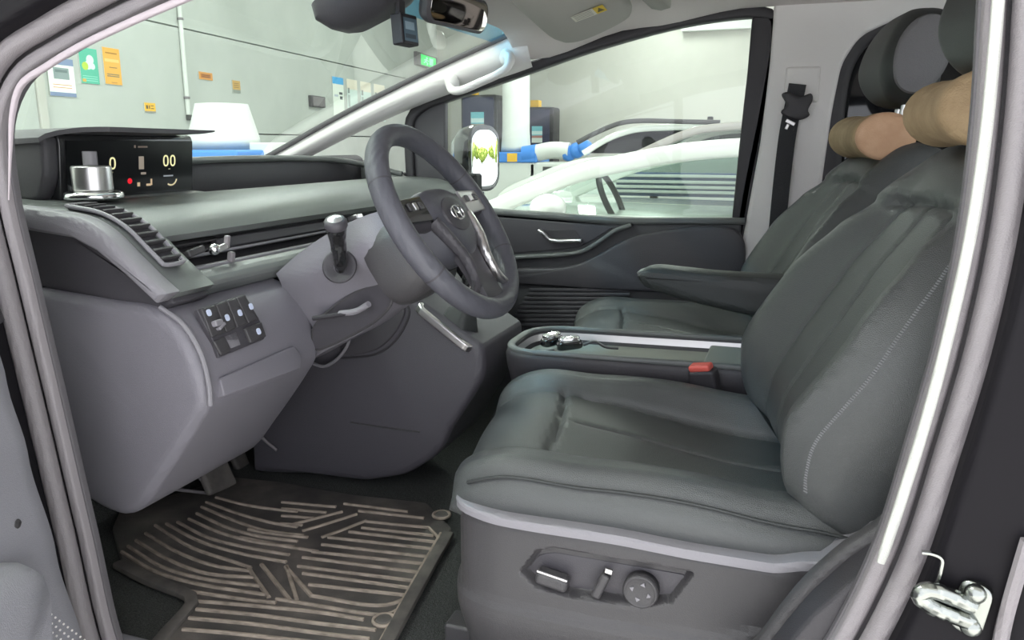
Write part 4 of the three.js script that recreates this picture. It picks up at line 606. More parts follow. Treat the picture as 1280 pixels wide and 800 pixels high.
{
  const t = thing('steering_wheel', 'black leather steering wheel with satin lower spoke and badge', 'steering wheel');
  const at = (x, y, d) => WC.clone().addScaledVector(WR, -x).addScaledVector(WU, y).addScaledVector(AX, d); // x: right as the driver sees it
  const RR = 0.179;
  part('rim', loft(Array.from({ length: 96 }, (_, i) => { const a = i / 96 * 2 * Math.PI; return Array.from({ length: 20 }, (_, j) => { const b = j / 20 * 2 * Math.PI, r = RR + 0.019 * Math.cos(b), d = 0.021 * Math.sin(b); return at(r * Math.sin(a), r * Math.cos(a), d); }); }), { closed: true, crease: 3 }), M.rimLeather, t);
  for (const a of [62, 118, 242, 298]) { const s = a * R; part('rim_seam', loft(Array.from({ length: 4 }, (_, i) => { const q = s + (i - 1.5) * 0.006; return Array.from({ length: 20 }, (_, j) => { const b = j / 20 * 2 * Math.PI, r = RR + 0.0192 * Math.cos(b), d = 0.0212 * Math.sin(b); return at(r * Math.sin(q), r * Math.cos(q), d); }); })), M.dark, t); }
  // airbag boss
  part('airbag_cover', loft([[-0.055, 0.8], [-0.03, 0.95], [0.0, 1], [0.018, 0.93], [0.028, 0.78], [0.032, 0.5], [0.033, 0.2]].map(([d, k]) => smooth2([[-0.085, 0.04], [-0.05, 0.062], [0, 0.066], [0.05, 0.062], [0.085, 0.04], [0.08, -0.01], [0.055, -0.06], [0, -0.082], [-0.055, -0.06], [-0.08, -0.01]], 60, true).map(([x, y]) => at(x * k, y * k, d - 0.012)))), M.rimLeather, t);
  const oval = part('badge_field', loft([[0.019, 1], [0.0225, 0.97], [0.0235, 0.85]].map(([d, k]) => circ(0.047 * k, 36, 0.034 * k).map(([x, y]) => at(x, y + 0.002, d)))), M.dark, t);
  // slanted-H badge in an oval ring
  part('badge', (() => { const gs = [sweep(Array.from({ length: 40 }, (_, i) => at(0.0235 * Math.cos(i / 40 * 2 * Math.PI), 0.002 + 0.0135 * Math.sin(i / 40 * 2 * Math.PI), 0.0255)), circ(0.0018, 8), AX, { closed: true })];
    const bar = (pts) => gs.push(sweep(spl(pts.map(([x, y]) => at(x, y + 0.002, 0.0255)), 10), rrect(0.0048, 0.002, 0.0006, 2), AX)); bar([[-0.0125, -0.009], [-0.008, 0.01]]); bar([[0.0075, -0.0105], [0.012, 0.009]]); bar([[-0.009, 0.0015], [-0.002, 0.0025], [0.003, -0.0025], [0.009, -0.0015]]); return merge(gs); })(), M.chrome, oval, 'chrome slanted H badge in an oval ring');
  // spokes: control pods left and right, satin lower spoke
  for (const s of [-1, 1]) { const pod = part('spoke', loft([0, 0.25, 0.5, 0.75, 1].map((k) => { const x = lerp(0.06, RR - 0.004, k), h = lerp(0.062, 0.05, k), y = lerp(0.018, 0.026, k); return rrect(h, 0.03, 0.012, 4).map(([a, b]) => at(s * x, y + a, b - 0.006)); })), M.dark, t); part('spoke_bezel', loft([0, 0.5, 1].map((k) => { const x = lerp(0.082, RR - 0.016, k); return rrect(0.05 - k * 0.006, 0.006, 0.0025, 3).map(([a, b]) => at(s * x, 0.024 + a, b + 0.011)); })), s > 0 ? M.silver : M.gloss, pod); for (let k = 0; k < 3; k++) part('button', tbox(at(s * (0.1 + k * 0.02), 0.03, 0.0155), WR, WU, 0.012, 0.014, 0.004, 0.002), k === 1 ? M.satin : M.shield, pod); }
  for (const s of [-1, 1]) part('lower_spoke', sweep(spl([at(s * 0.075, 0.0, 0.008), at(s * 0.062, -0.045, 0.014), at(s * 0.045, -0.085, 0.013), at(s * 0.052, -0.125, 0.009), at(s * 0.085, -0.15, 0.004)], 40), rrect(0.013, 0.014, 0.005, 3), AX, { scale: (k) => 1.7 - 0.7 * k }), s > 0 ? M.satin : M.dark, t, 'satin metal lower spoke');
  part('lower_bridge', loft([[-0.012, 0.9], [0.0, 1], [0.008, 0.9]].map(([d, k]) => [[-0.045, -0.06], [0.045, -0.06], [0.036, -0.1], [0.04, -0.165], [-0.04, -0.165], [-0.036, -0.1]].map(([x, y]) => at(x * k, y, d)))), M.dark, t);
}
// ---------------------------------------------------------------- centre stack and gear selector
{
  const t = thing('centre_stack', 'dark plastic centre stack with a sloping gear selector panel', 'console');
  const z1 = 0.135, z0 = -0.15;
  const pr = pz([[260, 420], [420, 340], [505, 352], [524, 378], [603, 433], [606, 470], [585, 505], [562, 540], [556, 556], [540, 575], [505, 596], [455, 603], [380, 594], [330, 600], [240, 600]], z1).map(([x, y]) => [Math.max(x, -1.3 + y * 0.02), Math.max(y, FY + 0.004)]);
  part('body', ext(roundPoly(pr, [0.01, 0.02, 0.02, 0.012, 0.012, 0.03, 0.03, 0.03, 0.02, 0.02, 0.03, 0.02, 0.01, 0.01, 0.01]), z0, z1, 0.02, { seg: 5, crease: 0.9 }), M.stack, t);
  part('panel_groove', sweep(spl([[505, 372], [512, 388], [506, 408], [490, 430], [468, 443], [420, 448]].map(([u, v]) => onZ(u, v, z1 - 0.002)), 40), circ(0.004, 6), v3(0, 0, 1)), M.black, t);
  part('side_insert', ext(smooth2(pz([[425, 430], [440, 405], [480, 385], [500, 372], [507, 388], [500, 407], [486, 426], [466, 439], [430, 443]], z1), 50, true), z1 - 0.01, z1 + 0.005, 0.004), M.dark, t);
  part('pocket_edge', tube([[392, 455], [405, 458], [420, 450], [432, 436], [437, 424]].map(([u, v]) => onZ(u, v, z1 + 0.02)), 0.004, 8, 20), M.edge, t);
  part('side_crease', tube([[438, 528], [480, 534], [525, 540]].map(([u, v]) => onZ(u, v, z1)), 0.0025, 8, 12), M.shield, t);
  part('side_clip', tube([[318, 537], [332, 551], [346, 563]].map(([u, v]) => onZ(u, v, z1 + 0.01)), 0.004, 8, 8), M.seal, t);
  part('upper_link', sweep(spl([[515, 367], [527, 358], [536, 350]].map(([u, v]) => onZ(u, v, 0.1)), 10), rrect(0.014, 0.018, 0.005, 3), v3(0, 0, 1)), M.edge, t);
  // selector bezel on the slope
  const a = onZ(522, 384, 0.142), b = onZ(586, 436, 0.142), X = b.clone().sub(a).normalize(), Y = v3(0, 0, -1), L = b.distanceTo(a), o = a.clone();
  const ring = (w, h, r) => rrect(w, h, r, 6).map(([x, y]) => [x + L / 2, y + 0.05]);
  part('bezel', extP(ring(L + 0.012, 0.112, 0.02), o, X, Y, -0.012, 0.008, 0.005, { holes: [ring(L - 0.012, 0.086, 0.012)] }), M.satin, t, 'satin silver bezel');
  part('bezel_floor', extP(ring(L, 0.09, 0.012), o, X, Y, -0.01, 0.001, 0.001), M.dark, t);
  const n = X.clone().cross(Y), gc = o.clone().addScaledVector(X, L * 0.62).addScaledVector(Y, 0.055);
  if (n.y < 0) n.negate();
  const boot = part('boot', loft([[0, 0.046, 0.036], [0.02, 0.045, 0.034], [0.045, 0.034, 0.026], [0.07, 0.026, 0.018], [0.095, 0.018, 0.014]].map(([d, p, q], i) => Array.from({ length: 40 }, (_, j) => { const g = j / 40 * 2 * Math.PI, f = 1 + 0.09 * Math.sin(g * 5 + i * 0.9); return gc.clone().addScaledVector(X, p * f * Math.cos(g)).addScaledVector(Y, q * f * Math.sin(g)).addScaledVector(n, d).add(v3(-d * 0.25, 0, 0)); }))), M.leather2, t, 'black leather gaiter');
  const kn = gc.clone().addScaledVector(n, 0.09).add(v3(-0.03, 0.0, 0)); part('gear_knob', lathe([[0, 0.075], [0.018, 0.07], [0.026, 0.05], [0.025, 0.025], [0.016, 0.0], [0.014, -0.01]], kn, n.clone().add(v3(-0.25, 0, 0)), 28), M.gloss, boot);
  part('indicator', extP(rrect(0.006, 0.006, 0.002), o.clone().addScaledVector(X, 0.035).addScaledVector(Y, 0.018), X, Y, 0.001, 0.002, 0.0004), std({ color: col(0.1, 0.1, 0.8), emissive: col(0.15, 0.12, 1), emissiveIntensity: 0.8 }), t, 'tiny blue lamp');
}
// ---------------------------------------------------------------- centre console between the seats
{
  const t = thing('centre_console', 'long dark console with an open rounded tray between the seats', 'console');
  const z0 = -0.145, z1 = 0.128, xf = -0.612, xr = 0.12, yt = (x) => 1.046 + 0.012 * sst(xf, -0.2, x), zc = (z0 + z1) / 2, w = z1 - z0;
  const plan = (d, fr = 0.1) => roundPoly([[xr - d * 0.2, z0 + d], [xf + d, z0 + d], [xf + d, z1 - d], [xr - d * 0.2, z1 - d]], [0.01, Math.max(0.02, fr - d * 0.6), Math.max(0.02, fr - d * 0.6), 0.01], 12);
  const Lp = (d, y, k = 0) => plan(d).map(([x, z]) => v3(x + k, y + (yt(x) - 1.058), z));
  part('body', loft([Lp(0.05, FY + 0.004, 0.12), Lp(0.035, 0.82, 0.07), Lp(0.012, 0.97), Lp(0.002, 1.02), Lp(0, 1.045), Lp(0.004, 1.056), Lp(0.012, 1.06), Lp(0.02, 1.056), Lp(0.024, 1.04), Lp(0.03, 1.022), Lp(0.034, 1.02)], { crease: 0.8 }), M.black, t);
  part('rim', sweep(spl(Lp(0.011, 1.0595).slice(0, 60), 120, true).slice(0, 120), rrect(0.018, 0.012, 0.005, 3), v3(0, 1, 0), { closed: true }), M.pad, t);
  part('tray_liner', loft([Lp(0.0225, 1.052), Lp(0.0255, 1.035), Lp(0.0295, 1.023)], { cap: false }), M.silver, t, 'satin silver tray wall');
  part('tray_mat', loft([Lp(0.031, 1.018), Lp(0.031, 1.026), Lp(0.034, 1.029)], { crease: 0.6 }), M.tray, t);
  part('lid', rbox(-0.165, xr - 0.02, 1.01, 1.042, z0 + 0.03, z1 - 0.03, 0.005), M.tray, t);
}
{
  const lab = ['chrome and black car key lying in the console tray beside a key strap', 'chrome-edged black key fob lying against the front of the console tray'];
  [[712, 426, 0.02, 0.062, 0.36], [690, 421, -0.055, 0.058, 0.9]].forEach(([u, v, , L, a], i) => {
    const p = onY(u, v, 1.05), k = thing('car_key', lab[i], 'key'), X = v3(Math.cos(a), 0.12, -Math.sin(a)), Y = v3(Math.sin(a), 0, Math.cos(a)); p.y = 1.04;
    const b = part('shell', extP(rrect(L, 0.034, 0.015, 6), p, X, Y, -0.009, 0.009, 0.005, { seg: 4 }), M.gloss, k); part('chrome_band', extP(rrect(L * 0.8, 0.024, 0.01, 6), p.clone().add(v3(0, 0.004, 0)), X, Y, -0.015, 0.009, 0.003), M.chrome, k);
    if (!i) { part('strap', sweep(spl([p.clone().add(v3(0.03, 0.0, -0.01)), p.clone().add(v3(0.055, 0.008, -0.02)), p.clone().add(v3(0.08, -0.004, -0.025)), p.clone().add(v3(0.11, -0.006, -0.03))], 16), rrect(0.014, 0.004, 0.001, 2), v3(0, 1, 0)), M.black, k); }
  });
  const p = onY(683, 437, 1.046), r = thing('key_ring', 'small dark folded key pouch at the front of the console tray', 'key pouch'); part('pouch', extP(roundPoly([[-0.03, -0.012], [0.02, -0.016], [0.03, 0.006], [-0.01, 0.016]], 0.008), p.clone().setY(1.036), v3(0.9, 0, -0.3), v3(0.3, 0, 0.9), -0.006, 0.006, 0.003), M.black, r); part('flap', extP(roundPoly([[-0.02, -0.008], [0.012, -0.01], [0.02, 0.004], [-0.006, 0.01]], 0.005), p.clone().setY(1.044), v3(0.9, 0.1, -0.3), v3(0.3, 0, 0.9), -0.003, 0.003, 0.001), M.pad, r);
}

// ================================================================ SEATS
function makeSeat(t, dx, zc, near) { // zc: centre line; near: the driver seat with its side shield
  const xf = -0.53 + dx, xr = 0.13 + dx, HW = 0.268, skew = (l) => { for (const p of l) p.x += 0.18 * (p.z - zc); return l; }; // the outer edge of the seat stands a little further back
  const ins = (x) => curve([[-0.37, 1.008], [0.0, 0.966], [0.14, 0.95]], x - dx);
  const gro = (d, w, dep) => -dep * Math.exp(-(d * d) / (w * w));
  const topY = (x, t0) => {
    const a = Math.abs(t0), X = x - dx, bolster = lerp(0.02, 0.056, sst(-0.42, -0.1, X)) * sst(0.55, 0.8, a), q = clamp(1 - (X + 0.53) / 0.15);
    let y = ins(x) + bolster + 0.012 * (1 - sst(-0.44, -0.3, X)) - 0.03 * Math.pow(clamp((a - 0.88) / 0.12), 2) - 0.075 * (1 - Math.sqrt(Math.max(0, 1 - q * q)));
    y += 0.008 * Math.cos(t0 / 0.6 * Math.PI / 2 * 2) * (a < 0.6 ? 0.5 : 0);
    if (X > -0.385) y += gro(a - 0.6, 0.018, 0.01) * sst(-0.4, -0.34, X);
    if (a < 0.66) y += gro(X + 0.372 + 0.015 * a, 0.0065, 0.011) * (1 - sst(0.56, 0.66, a));
    if (X > -0.36) y += gro(t0, 0.016, 0.009) * sst(-0.365, -0.33, X);
    return y;
  };
  const N = 110, loops = [];
  for (let i = 0; i <= 100; i++) {
    const k = i / 100, x = lerp(xf, xr, k * k * 0.35 + k * 0.65), q = clamp(1 - (x - xf) / 0.11), W = HW - 0.036 * (1 - Math.sqrt(Math.max(0, 1 - q * q))) - 0.012 * sst(-0.1, 0.13, x - dx), l = [];
    for (let j = 0; j <= N; j++) { const s = -1 + 2 * j / N; l.push(v3(x, topY(x, s), zc + W * s)); }
    const e0 = topY(x, 1), yb = Math.min(0.93, e0 - 0.004), d = e0 - yb;
    for (const [f, b] of [[0.1, 0.007], [0.3, 0.014], [0.6, 0.015], [0.85, 0.01], [1, 0.0]]) l.push(v3(x, e0 - d * f, zc + W + b));
    for (let j = 1; j < 6; j++) l.push(v3(x, yb, zc + W - 2 * W * j / 6));
    for (const [f, b] of [[1, 0], [0.85, 0.01], [0.6, 0.015], [0.3, 0.014], [0.1, 0.007]]) l.push(v3(x, e0 - d * f, zc - W - b));
    loops.push(skew(l));
  }
  const cu = part('cushion', loft(loops, { crease: 1.2 }), M.leather, t);
  for (const s of near ? [1] : []) { // piping along the outer edge
    const pp = []; for (let i = 0; i <= 60; i++) { const x = lerp(xf + 0.035, xr - 0.05, i / 60), q = clamp(1 - (x - xf) / 0.11), W = HW - 0.036 * (1 - Math.sqrt(Math.max(0, 1 - q * q))); pp.push(v3(x, topY(x, 0.985) - 0.001, zc + s * (W + 0.001))); }
    part('piping', sweep(skew(pp), circ(0.0028, 8), v3(0, 1, 0)), M.leather2, cu);
  }
  // backrest
  const B = v3(Math.sin(27 * R), Math.cos(27 * R), 0), Nn = v3(-Math.cos(27 * R), Math.sin(27 * R), 0), O = v3(0.06 + dx, 0.98, zc), Htot = 0.575;
  const Wd = (h) => curve([[0, 0.25], [0.2, 0.274], [0.56, 0.155], [0.6, 0.14]], h);
  const insF = (h) => curve([[0, 0.085], [0.1, 0.104], [0.3, 0.098], [0.45, 0.084], [0.58, 0.068]], h);
  const bolF = (h) => curve([[0, 0.03], [0.12, 0.054], [0.25, 0.05], [0.36, 0.034], [0.43, 0.018], [0.52, 0]], h);
  const front = (h, s) => {
    const a = Math.abs(s); let d = insF(h) + bolF(h) * sst(0.5, 0.9, a) * (1 - 0.3 * sst(0.95, 1, a)) - 0.008 * sst(0.94, 1, a);
    const arch = 0.435 + 0.012 * Math.cos(s * 2.4); // yoke seam
    d += gro(h - arch, 0.008, 0.01) * (1 - sst(0.62, 0.8, a));
    if (h < arch) { d += gro(a - 0.5, 0.025, 0.008) * sst(0.0, 0.05, h); d += gro(s, 0.022, 0.006); } d += 0.005 * sst(arch - 0.004, arch + 0.008, h);
    const qt = clamp((h - Htot + 0.07) / 0.07), qb = clamp(1 - h / 0.05); d -= 0.06 * (1 - Math.sqrt(Math.max(0, 1 - qt * qt))) + 0.035 * (1 - Math.sqrt(Math.max(0, 1 - qb * qb)));
    return d;
  };
  const bl = [], M2 = 100;
  for (let i = 0; i <= 110; i++) {
    const k = i / 110, h = Htot * k, qt = clamp((h - Htot + 0.06) / 0.06), qb = clamp(1 - h / 0.05), rd = 0.03 * (1 - Math.sqrt(Math.max(0, 1 - qt * qt))) + 0.03 * (1 - Math.sqrt(Math.max(0, 1 - qb * qb))), W = Wd(h) - rd * 0.7, l = [], at = (z, d) => O.clone().addScaledVector(B, h).addScaledVector(Nn, d).add(v3(0, 0, z));
    for (let j = 0; j <= M2; j++) { const s = -1 + 2 * j / M2; l.push(at(W * s, front(h, s))); }
    const e = front(h, 1), bk = -0.05 + rd;
    for (const [f, b] of [[0.08, 0.01], [0.25, 0.018], [0.5, 0.02], [0.8, 0.012], [1, -0.01]]) l.push(at(W + b, lerp(e, bk, f)));
    for (let j = 1; j < 6; j++) l.push(at((W - 0.01) * (1 - j / 3), bk - 0.01));
    for (const [f, b] of [[1, -0.01], [0.8, 0.012], [0.5, 0.02], [0.25, 0.018], [0.08, 0.01]]) l.push(at(-W - b, lerp(e, bk, f)));
    bl.push(skew(l));
  }
  const br = part('backrest', loft(bl, { crease: 1.2 }), M.leather, t);
  if (near) { // double stitch line along the outer bolster
    const gs = []; for (let i = 0; i < 120; i++) { const h = 0.03 + i / 120 * 0.42, W = Wd(h), e = front(h, 1); const p = O.clone().addScaledVector(B, h).addScaledVector(Nn, lerp(e, -0.05, 0.07)).add(v3(0, 0, W + 0.009)); skew([p]); gs.push(strip(tbox(p, B, v3(0, 0, 1), 0.0022, 0.0012, 0.006, 0.0005))); }
    const stch = part('stitching', merge(gs), M.thread, br, 'grey stitching along the side bolster'); stch.userData.kind = 'stuff';
  }
  // headrest on two posts
  const hc = O.clone().addScaledVector(B, 0.575), hx = 0.215 + dx, hz = zc;
  for (const s of [-1, 1]) part('headrest_post', tube([v3(hx + 0.05, 1.47, hz + s * 0.06), v3(hx + 0.075, 1.66, hz + s * 0.06)], 0.006, 10), M.satin, t);
  const hp = (y) => [curve([[1.58, 0.02], [1.68, 0], [1.8, 0.015]], y), curve([[1.58, 0.128], [1.69, 0.138], [1.8, 0.128]], y)];
  const hl = []; for (let i = 0; i <= 36; i++) { const k = 0.5 - 0.5 * Math.cos(i / 36 * Math.PI), y = lerp(1.582, 1.805, k), q = Math.abs(2 * k - 1), sh = Math.max(0.12, Math.pow(1 - Math.pow(q, 3.2), 0.4)), [f, w] = hp(y); hl.push(skew(rrect(0.125 * sh, 2 * w * sh, 0.055 * sh, 8).map(([a, b]) => v3(hx + 0.045 + f + a + (Math.abs(b) / w) ** 2 * -0.012 * (a < 0 ? 1 : 0) + (y - 1.6) * 0.12, y, hz + b)))); }
  const hr = part('headrest', loft(hl, { crease: 1.2 }), M.leather2, t);
  if (!near) part('headrest_shell', loft([[0.0, 1], [0.012, 0.96], [0.018, 0.82]].map(([d, k]) => circ(0.058 * k, 40, 0.085 * k).map(([a, b]) => v3(hx + 0.085 + a + b * 0.12, 1.695 + b, hz + 0.1 + d + 0.02))), { crease: 0.8 }), M.greyfab, hr, 'grey fabric headrest side');
  // base
  part('base_frame', rbox(xf + 0.06, xr + 0.1, 0.84, 0.945, zc - 0.24, zc + 0.24, 0.02), M.black, t);
  for (const s of [-1, 1]) { part('rail', rbox(xf + 0.02, xr + 0.16, FY + 0.004, FY + 0.05, zc + s * 0.2 - 0.025, zc + s * 0.2 + 0.025, 0.006), M.shield, t); for (const x of [xf + 0.1, xr]) part('riser', rbox(x - 0.03, x + 0.03, FY + 0.05, 0.85, zc + s * 0.2 - 0.02, zc + s * 0.2 + 0.02, 0.005), M.black, t); }
  return { O, B, Nn };
}
{
  const t = thing('driver_seat', 'black leather driver seat with power switches on its side shield', 'seat');
  makeSeat(t, 0, 0.425, true);
  // side shield: one sheet round the front corner and along the side, with the switch well pressed in
  const topTab = pz([[566, 636], [640, 650], [760, 668], [880, 691], [960, 704], [1020, 703], [1062, 688], [1100, 664]], 0.72);
  const plan = new THREE.CatmullRomCurve3([[-0.535, 0.2], [-0.512, 0.4], [-0.492, 0.56], [-0.476, 0.645], [-0.45, 0.698], [-0.405, 0.719], [-0.34, 0.725], [-0.1, 0.725], [0.155, 0.725]].map(([x, z]) => v3(x, 0, z)), false, 'centripetal');
  const well = pz([[652, 716], [672, 690], [692, 687], [864, 718], [838, 752], [800, 756], [716, 745], [670, 733]], 0.725), crs = pz([[560, 741], [640, 756], [760, 778], [880, 795], [960, 788], [1010, 768], [1090, 725]], 0.725);
  const dWell = (x, y) => { let inside = false, best = 9; for (let i = 0, j = well.length - 1; i < well.length; j = i++) { const [ax, ay] = well[i], [bx, by] = well[j]; if ((ay > y) !== (by > y) && x < (bx - ax) * (y - ay) / (by - ay) + ax) inside = !inside; const t0 = clamp(((x - ax) * (bx - ax) + (y - ay) * (by - ay)) / ((bx - ax) ** 2 + (by - ay) ** 2)); best = Math.min(best, Math.hypot(x - ax - (bx - ax) * t0, y - ay - (by - ay) * t0)); } return inside ? -best : best; };
  const shTop = (x) => curve(topTab, x);
  part('side_shield', shell((u, v) => { const p = plan.getPointAt(u), y = lerp(shTop(p.x) - 0.002, 0.7, v), c = curve(crs, p.x), tg = plan.getTangentAt(u); let d = -0.02 * sst(0.005, -0.004, p.z > 0.7 ? dWell(p.x, y) : 1) + 0.007 * sst(c + 0.006, c - 0.012, y) - 0.02 * sst(c - 0.02, 0.7, y) - 0.006 * sst(0.01, 0, v * 0.25); return v3(p.x - tg.z * d, y, p.z + tg.x * d); }, 420, 150, (p, u) => { const tg = plan.getTangentAt(u); return v3(p.x + tg.z * 0.012, p.y, p.z - tg.x * 0.012); }, 0.9), M.shield, t);
  part('switch_well', ext(roundPoly(pz([[656, 716], [674, 693], [693, 690], [860, 719], [836, 749], [800, 753], [717, 742], [672, 731]], 0.706), 0.01), 0.7035, 0.7068, 0.001), M.dark, t, 'dark recessed switch panel');
  part('shield_ledge', shell((u, v) => { const p = plan.getPointAt(lerp(0.08, 1, u)), tg = plan.getTangentAt(lerp(0.08, 1, u)), a = v * Math.PI * 0.5, w = 0.012, top = shTop(p.x), o = v < 0.5 ? 0.004 - 0.045 * (1 - v * 2) : 0.004, q = clamp(v * 2 - 1), x = v < 0.5 ? o : 0.004 + 0.003 * Math.sin(q * Math.PI / 2), y = v < 0.5 ? top + 0.012 : top + 0.012 - w * (1 - Math.cos(q * Math.PI / 2)) * 0.6; return v3(p.x - tg.z * x, y - 0.006, p.z + tg.x * x); }, 90, 16, v3(0, -0.006, 0), 1), M.edge, t);
  const S = (u, v, z = 0.722) => onZ(u, v, z), sx = v3(1, -0.17, 0);
  const s1 = part('slide_switch', tbox(S(691, 724), sx, v3(0.17, 1, 0), 0.05, 0.022, 0.024, 0.007), M.shield, t); part('switch_edge', tbox(S(690, 720, 0.731), sx, v3(0.17, 1, 0), 0.048, 0.004, 0.004, 0.0015), M.satin, s1);
  const s2 = part('recline_switch', tbox(S(752, 730), v3(0.42, 1, 0), v3(-1, 0.42, 0), 0.042, 0.014, 0.022, 0.005), M.shield, t); part('switch_tip', tbox(S(761, 714, 0.73), sx, v3(0, 1, 0), 0.012, 0.008, 0.006, 0.002), M.satin, s2);
  const c = S(803, 733, 0.7085), k = part('lumbar_switch', lathe([[0, 0.0], [0.025, 0.0], [0.026, 0.014], [0.024, 0.018], [0.021, 0.0185], [0.0195, 0.0155], [0, 0.0155]], c, v3(0, 0, 1), 40), M.shield, t); for (let i = 0; i < 4; i++) { const a = i * Math.PI / 2 + 0.3; part('arrow', extP(roundPoly([[-0.004, -0.002], [0.004, -0.002], [0, 0.004]], 0.0006), c.clone().add(v3(0.0125 * Math.sin(a), 0.0125 * Math.cos(a), 0.0155)), v3(Math.cos(a), -Math.sin(a), 0), v3(Math.sin(a), Math.cos(a), 0), -0.001, 0.0022, 0.0005), M.edge, k); }
}
{
  const t = thing('passenger_seat', 'black leather passenger seat with a folded-down armrest', 'seat');
  makeSeat(t, -0.06, -0.425, false);
  const Z = -0.14, prof = smooth2(pz([[795, 346], [801, 339], [815, 335], [850, 338], [900, 343], [975, 347], [1010, 350], [1000, 400], [950, 398], [880, 383], [830, 369], [803, 358]], Z), 60, true);
  part('armrest', ext(prof, -0.225, Z, 0.02, { seg: 6, crease: 0.9 }), M.leather2, t);
  part('armrest_top', sweep(spl([[800, 341], [815, 337], [850, 340], [900, 344], [965, 347]].map(([u, v]) => onZ(u, v, -0.18)), 30), rrect(0.06, 0.012, 0.005, 3), v3(0, 1, 0)), M.pad, t);
}
// neck pillows
for (const [x, y, z0, z1, a, sk, lab, m2] of [[0.226, 1.545, 0.29, 0.585, 0.052, 0.02, 'tan suede neck pillow in front of the driver headrest', 'tan'], [0.182, 1.517, -0.6, -0.285, 0.056, 0.055, 'tan neck pillow with a peach end on the passenger seat', 'peach']]) {
  const t = thing('neck_pillow', lab, 'pillow'), L = []; for (let i = 0; i <= 30; i++) { const k = i / 30, q = Math.abs(2 * k - 1), s = (0.86 + 0.14 * q * q) * Math.pow(1 - Math.pow(q, 14), 0.5) + 0.02; L.push(circ(a * 1.2 * s, 30, a * s).map(([p, r]) => v3(x + p + r * 0.15 - (1 - k) * sk, y + r - p * 0.12, lerp(z0, z1, k)))); }
  part('cover', loft(L, { crease: 1.3 }), M.tan, t);
  const e = []; for (const [d, k] of [[-0.012, 0.97], [0.0, 0.95], [0.006, 0.8], [0.01, 0.4]]) e.push(circ(a * 1.2 * k * 0.99, 30, a * k * 0.99).map(([p, r]) => v3(x + p + r * 0.15, y + r - p * 0.12, z1 + d - 0.004))); if (m2 === 'peach') part('end_panel', loft(e, { crease: 1.2 }), M[m2], t, m2 === 'peach' ? 'smooth peach end panel' : undefined);
  part('strap', sweep(spl([v3(x + 0.04, y + 0.03, (z0 + z1) / 2), v3(x + 0.09, y + 0.03, (z0 + z1) / 2), v3(x + 0.14, y + 0.01, (z0 + z1) / 2)], 10), rrect(0.03, 0.004, 0.001, 2), v3(0, 1, 0)), M.web, t);
}
// seat belt buckle of the driver seat, passenger belt
{
  const t = thing('seat_belt_buckle', 'black seat belt buckle with a red release button', 'buckle'), c = onZ(876, 461, 0.138), X = v3(0.93, 0.2, 0.3).normalize(), Yv = v3(-0.28, 0.95, 0.1);
  part('case', tbox(c.clone().add(v3(0.012, -0.034, 0)), X, Yv, 0.056, 0.07, 0.03, 0.007), M.black, t); part('release_button', tbox(c.clone().add(v3(0, 0.004, 0.002)), X, Yv, 0.046, 0.014, 0.026, 0.005), M.red, t, 'red release button');
  part('stem', tbox(c.clone().add(v3(0.04, -0.14, -0.01)), X, Yv, 0.05, 0.16, 0.014, 0.004), M.black, t);
}
{
  const t = thing('seat_belt', 'black seat belt hanging from its guide on the far pillar', 'seat belt'), g = onZ(991, 128, -0.765);
  part('webbing', sweep(spl([[997, 105], [992, 130], [985, 165], [978, 220], [972, 280], [964, 360]].map(([u, v], i) => onZ(u, v, -0.772 + i * 0.002)), 30), rrect(0.048, 0.003, 0.001, 2), v3(0, 0, 1)), M.web, t);
  part('guide', ext(smooth2(pz([[977, 118], [985, 115], [1000, 121], [1014, 117], [1016, 124], [1010, 138], [1012, 144], [1000, 150], [982, 146], [976, 140], [983, 132]], -0.765), 50, true), -0.778, -0.75, 0.007, { seg: 3 }), M.black, t);
  const k = onZ(988, 153, -0.75); part('tongue', tbox(k, v3(1, -0.5, 0), v3(0.3, 1, 0), 0.028, 0.011, 0.006, 0.002), M.silver, t, 'chrome belt tongue'); part('tongue', tbox(k.clone().add(v3(-0.008, -0.012, 0.004)), v3(0.4, 1, 0), v3(1, 0, 0), 0.016, 0.009, 0.005, 0.002), M.silver, t);
}
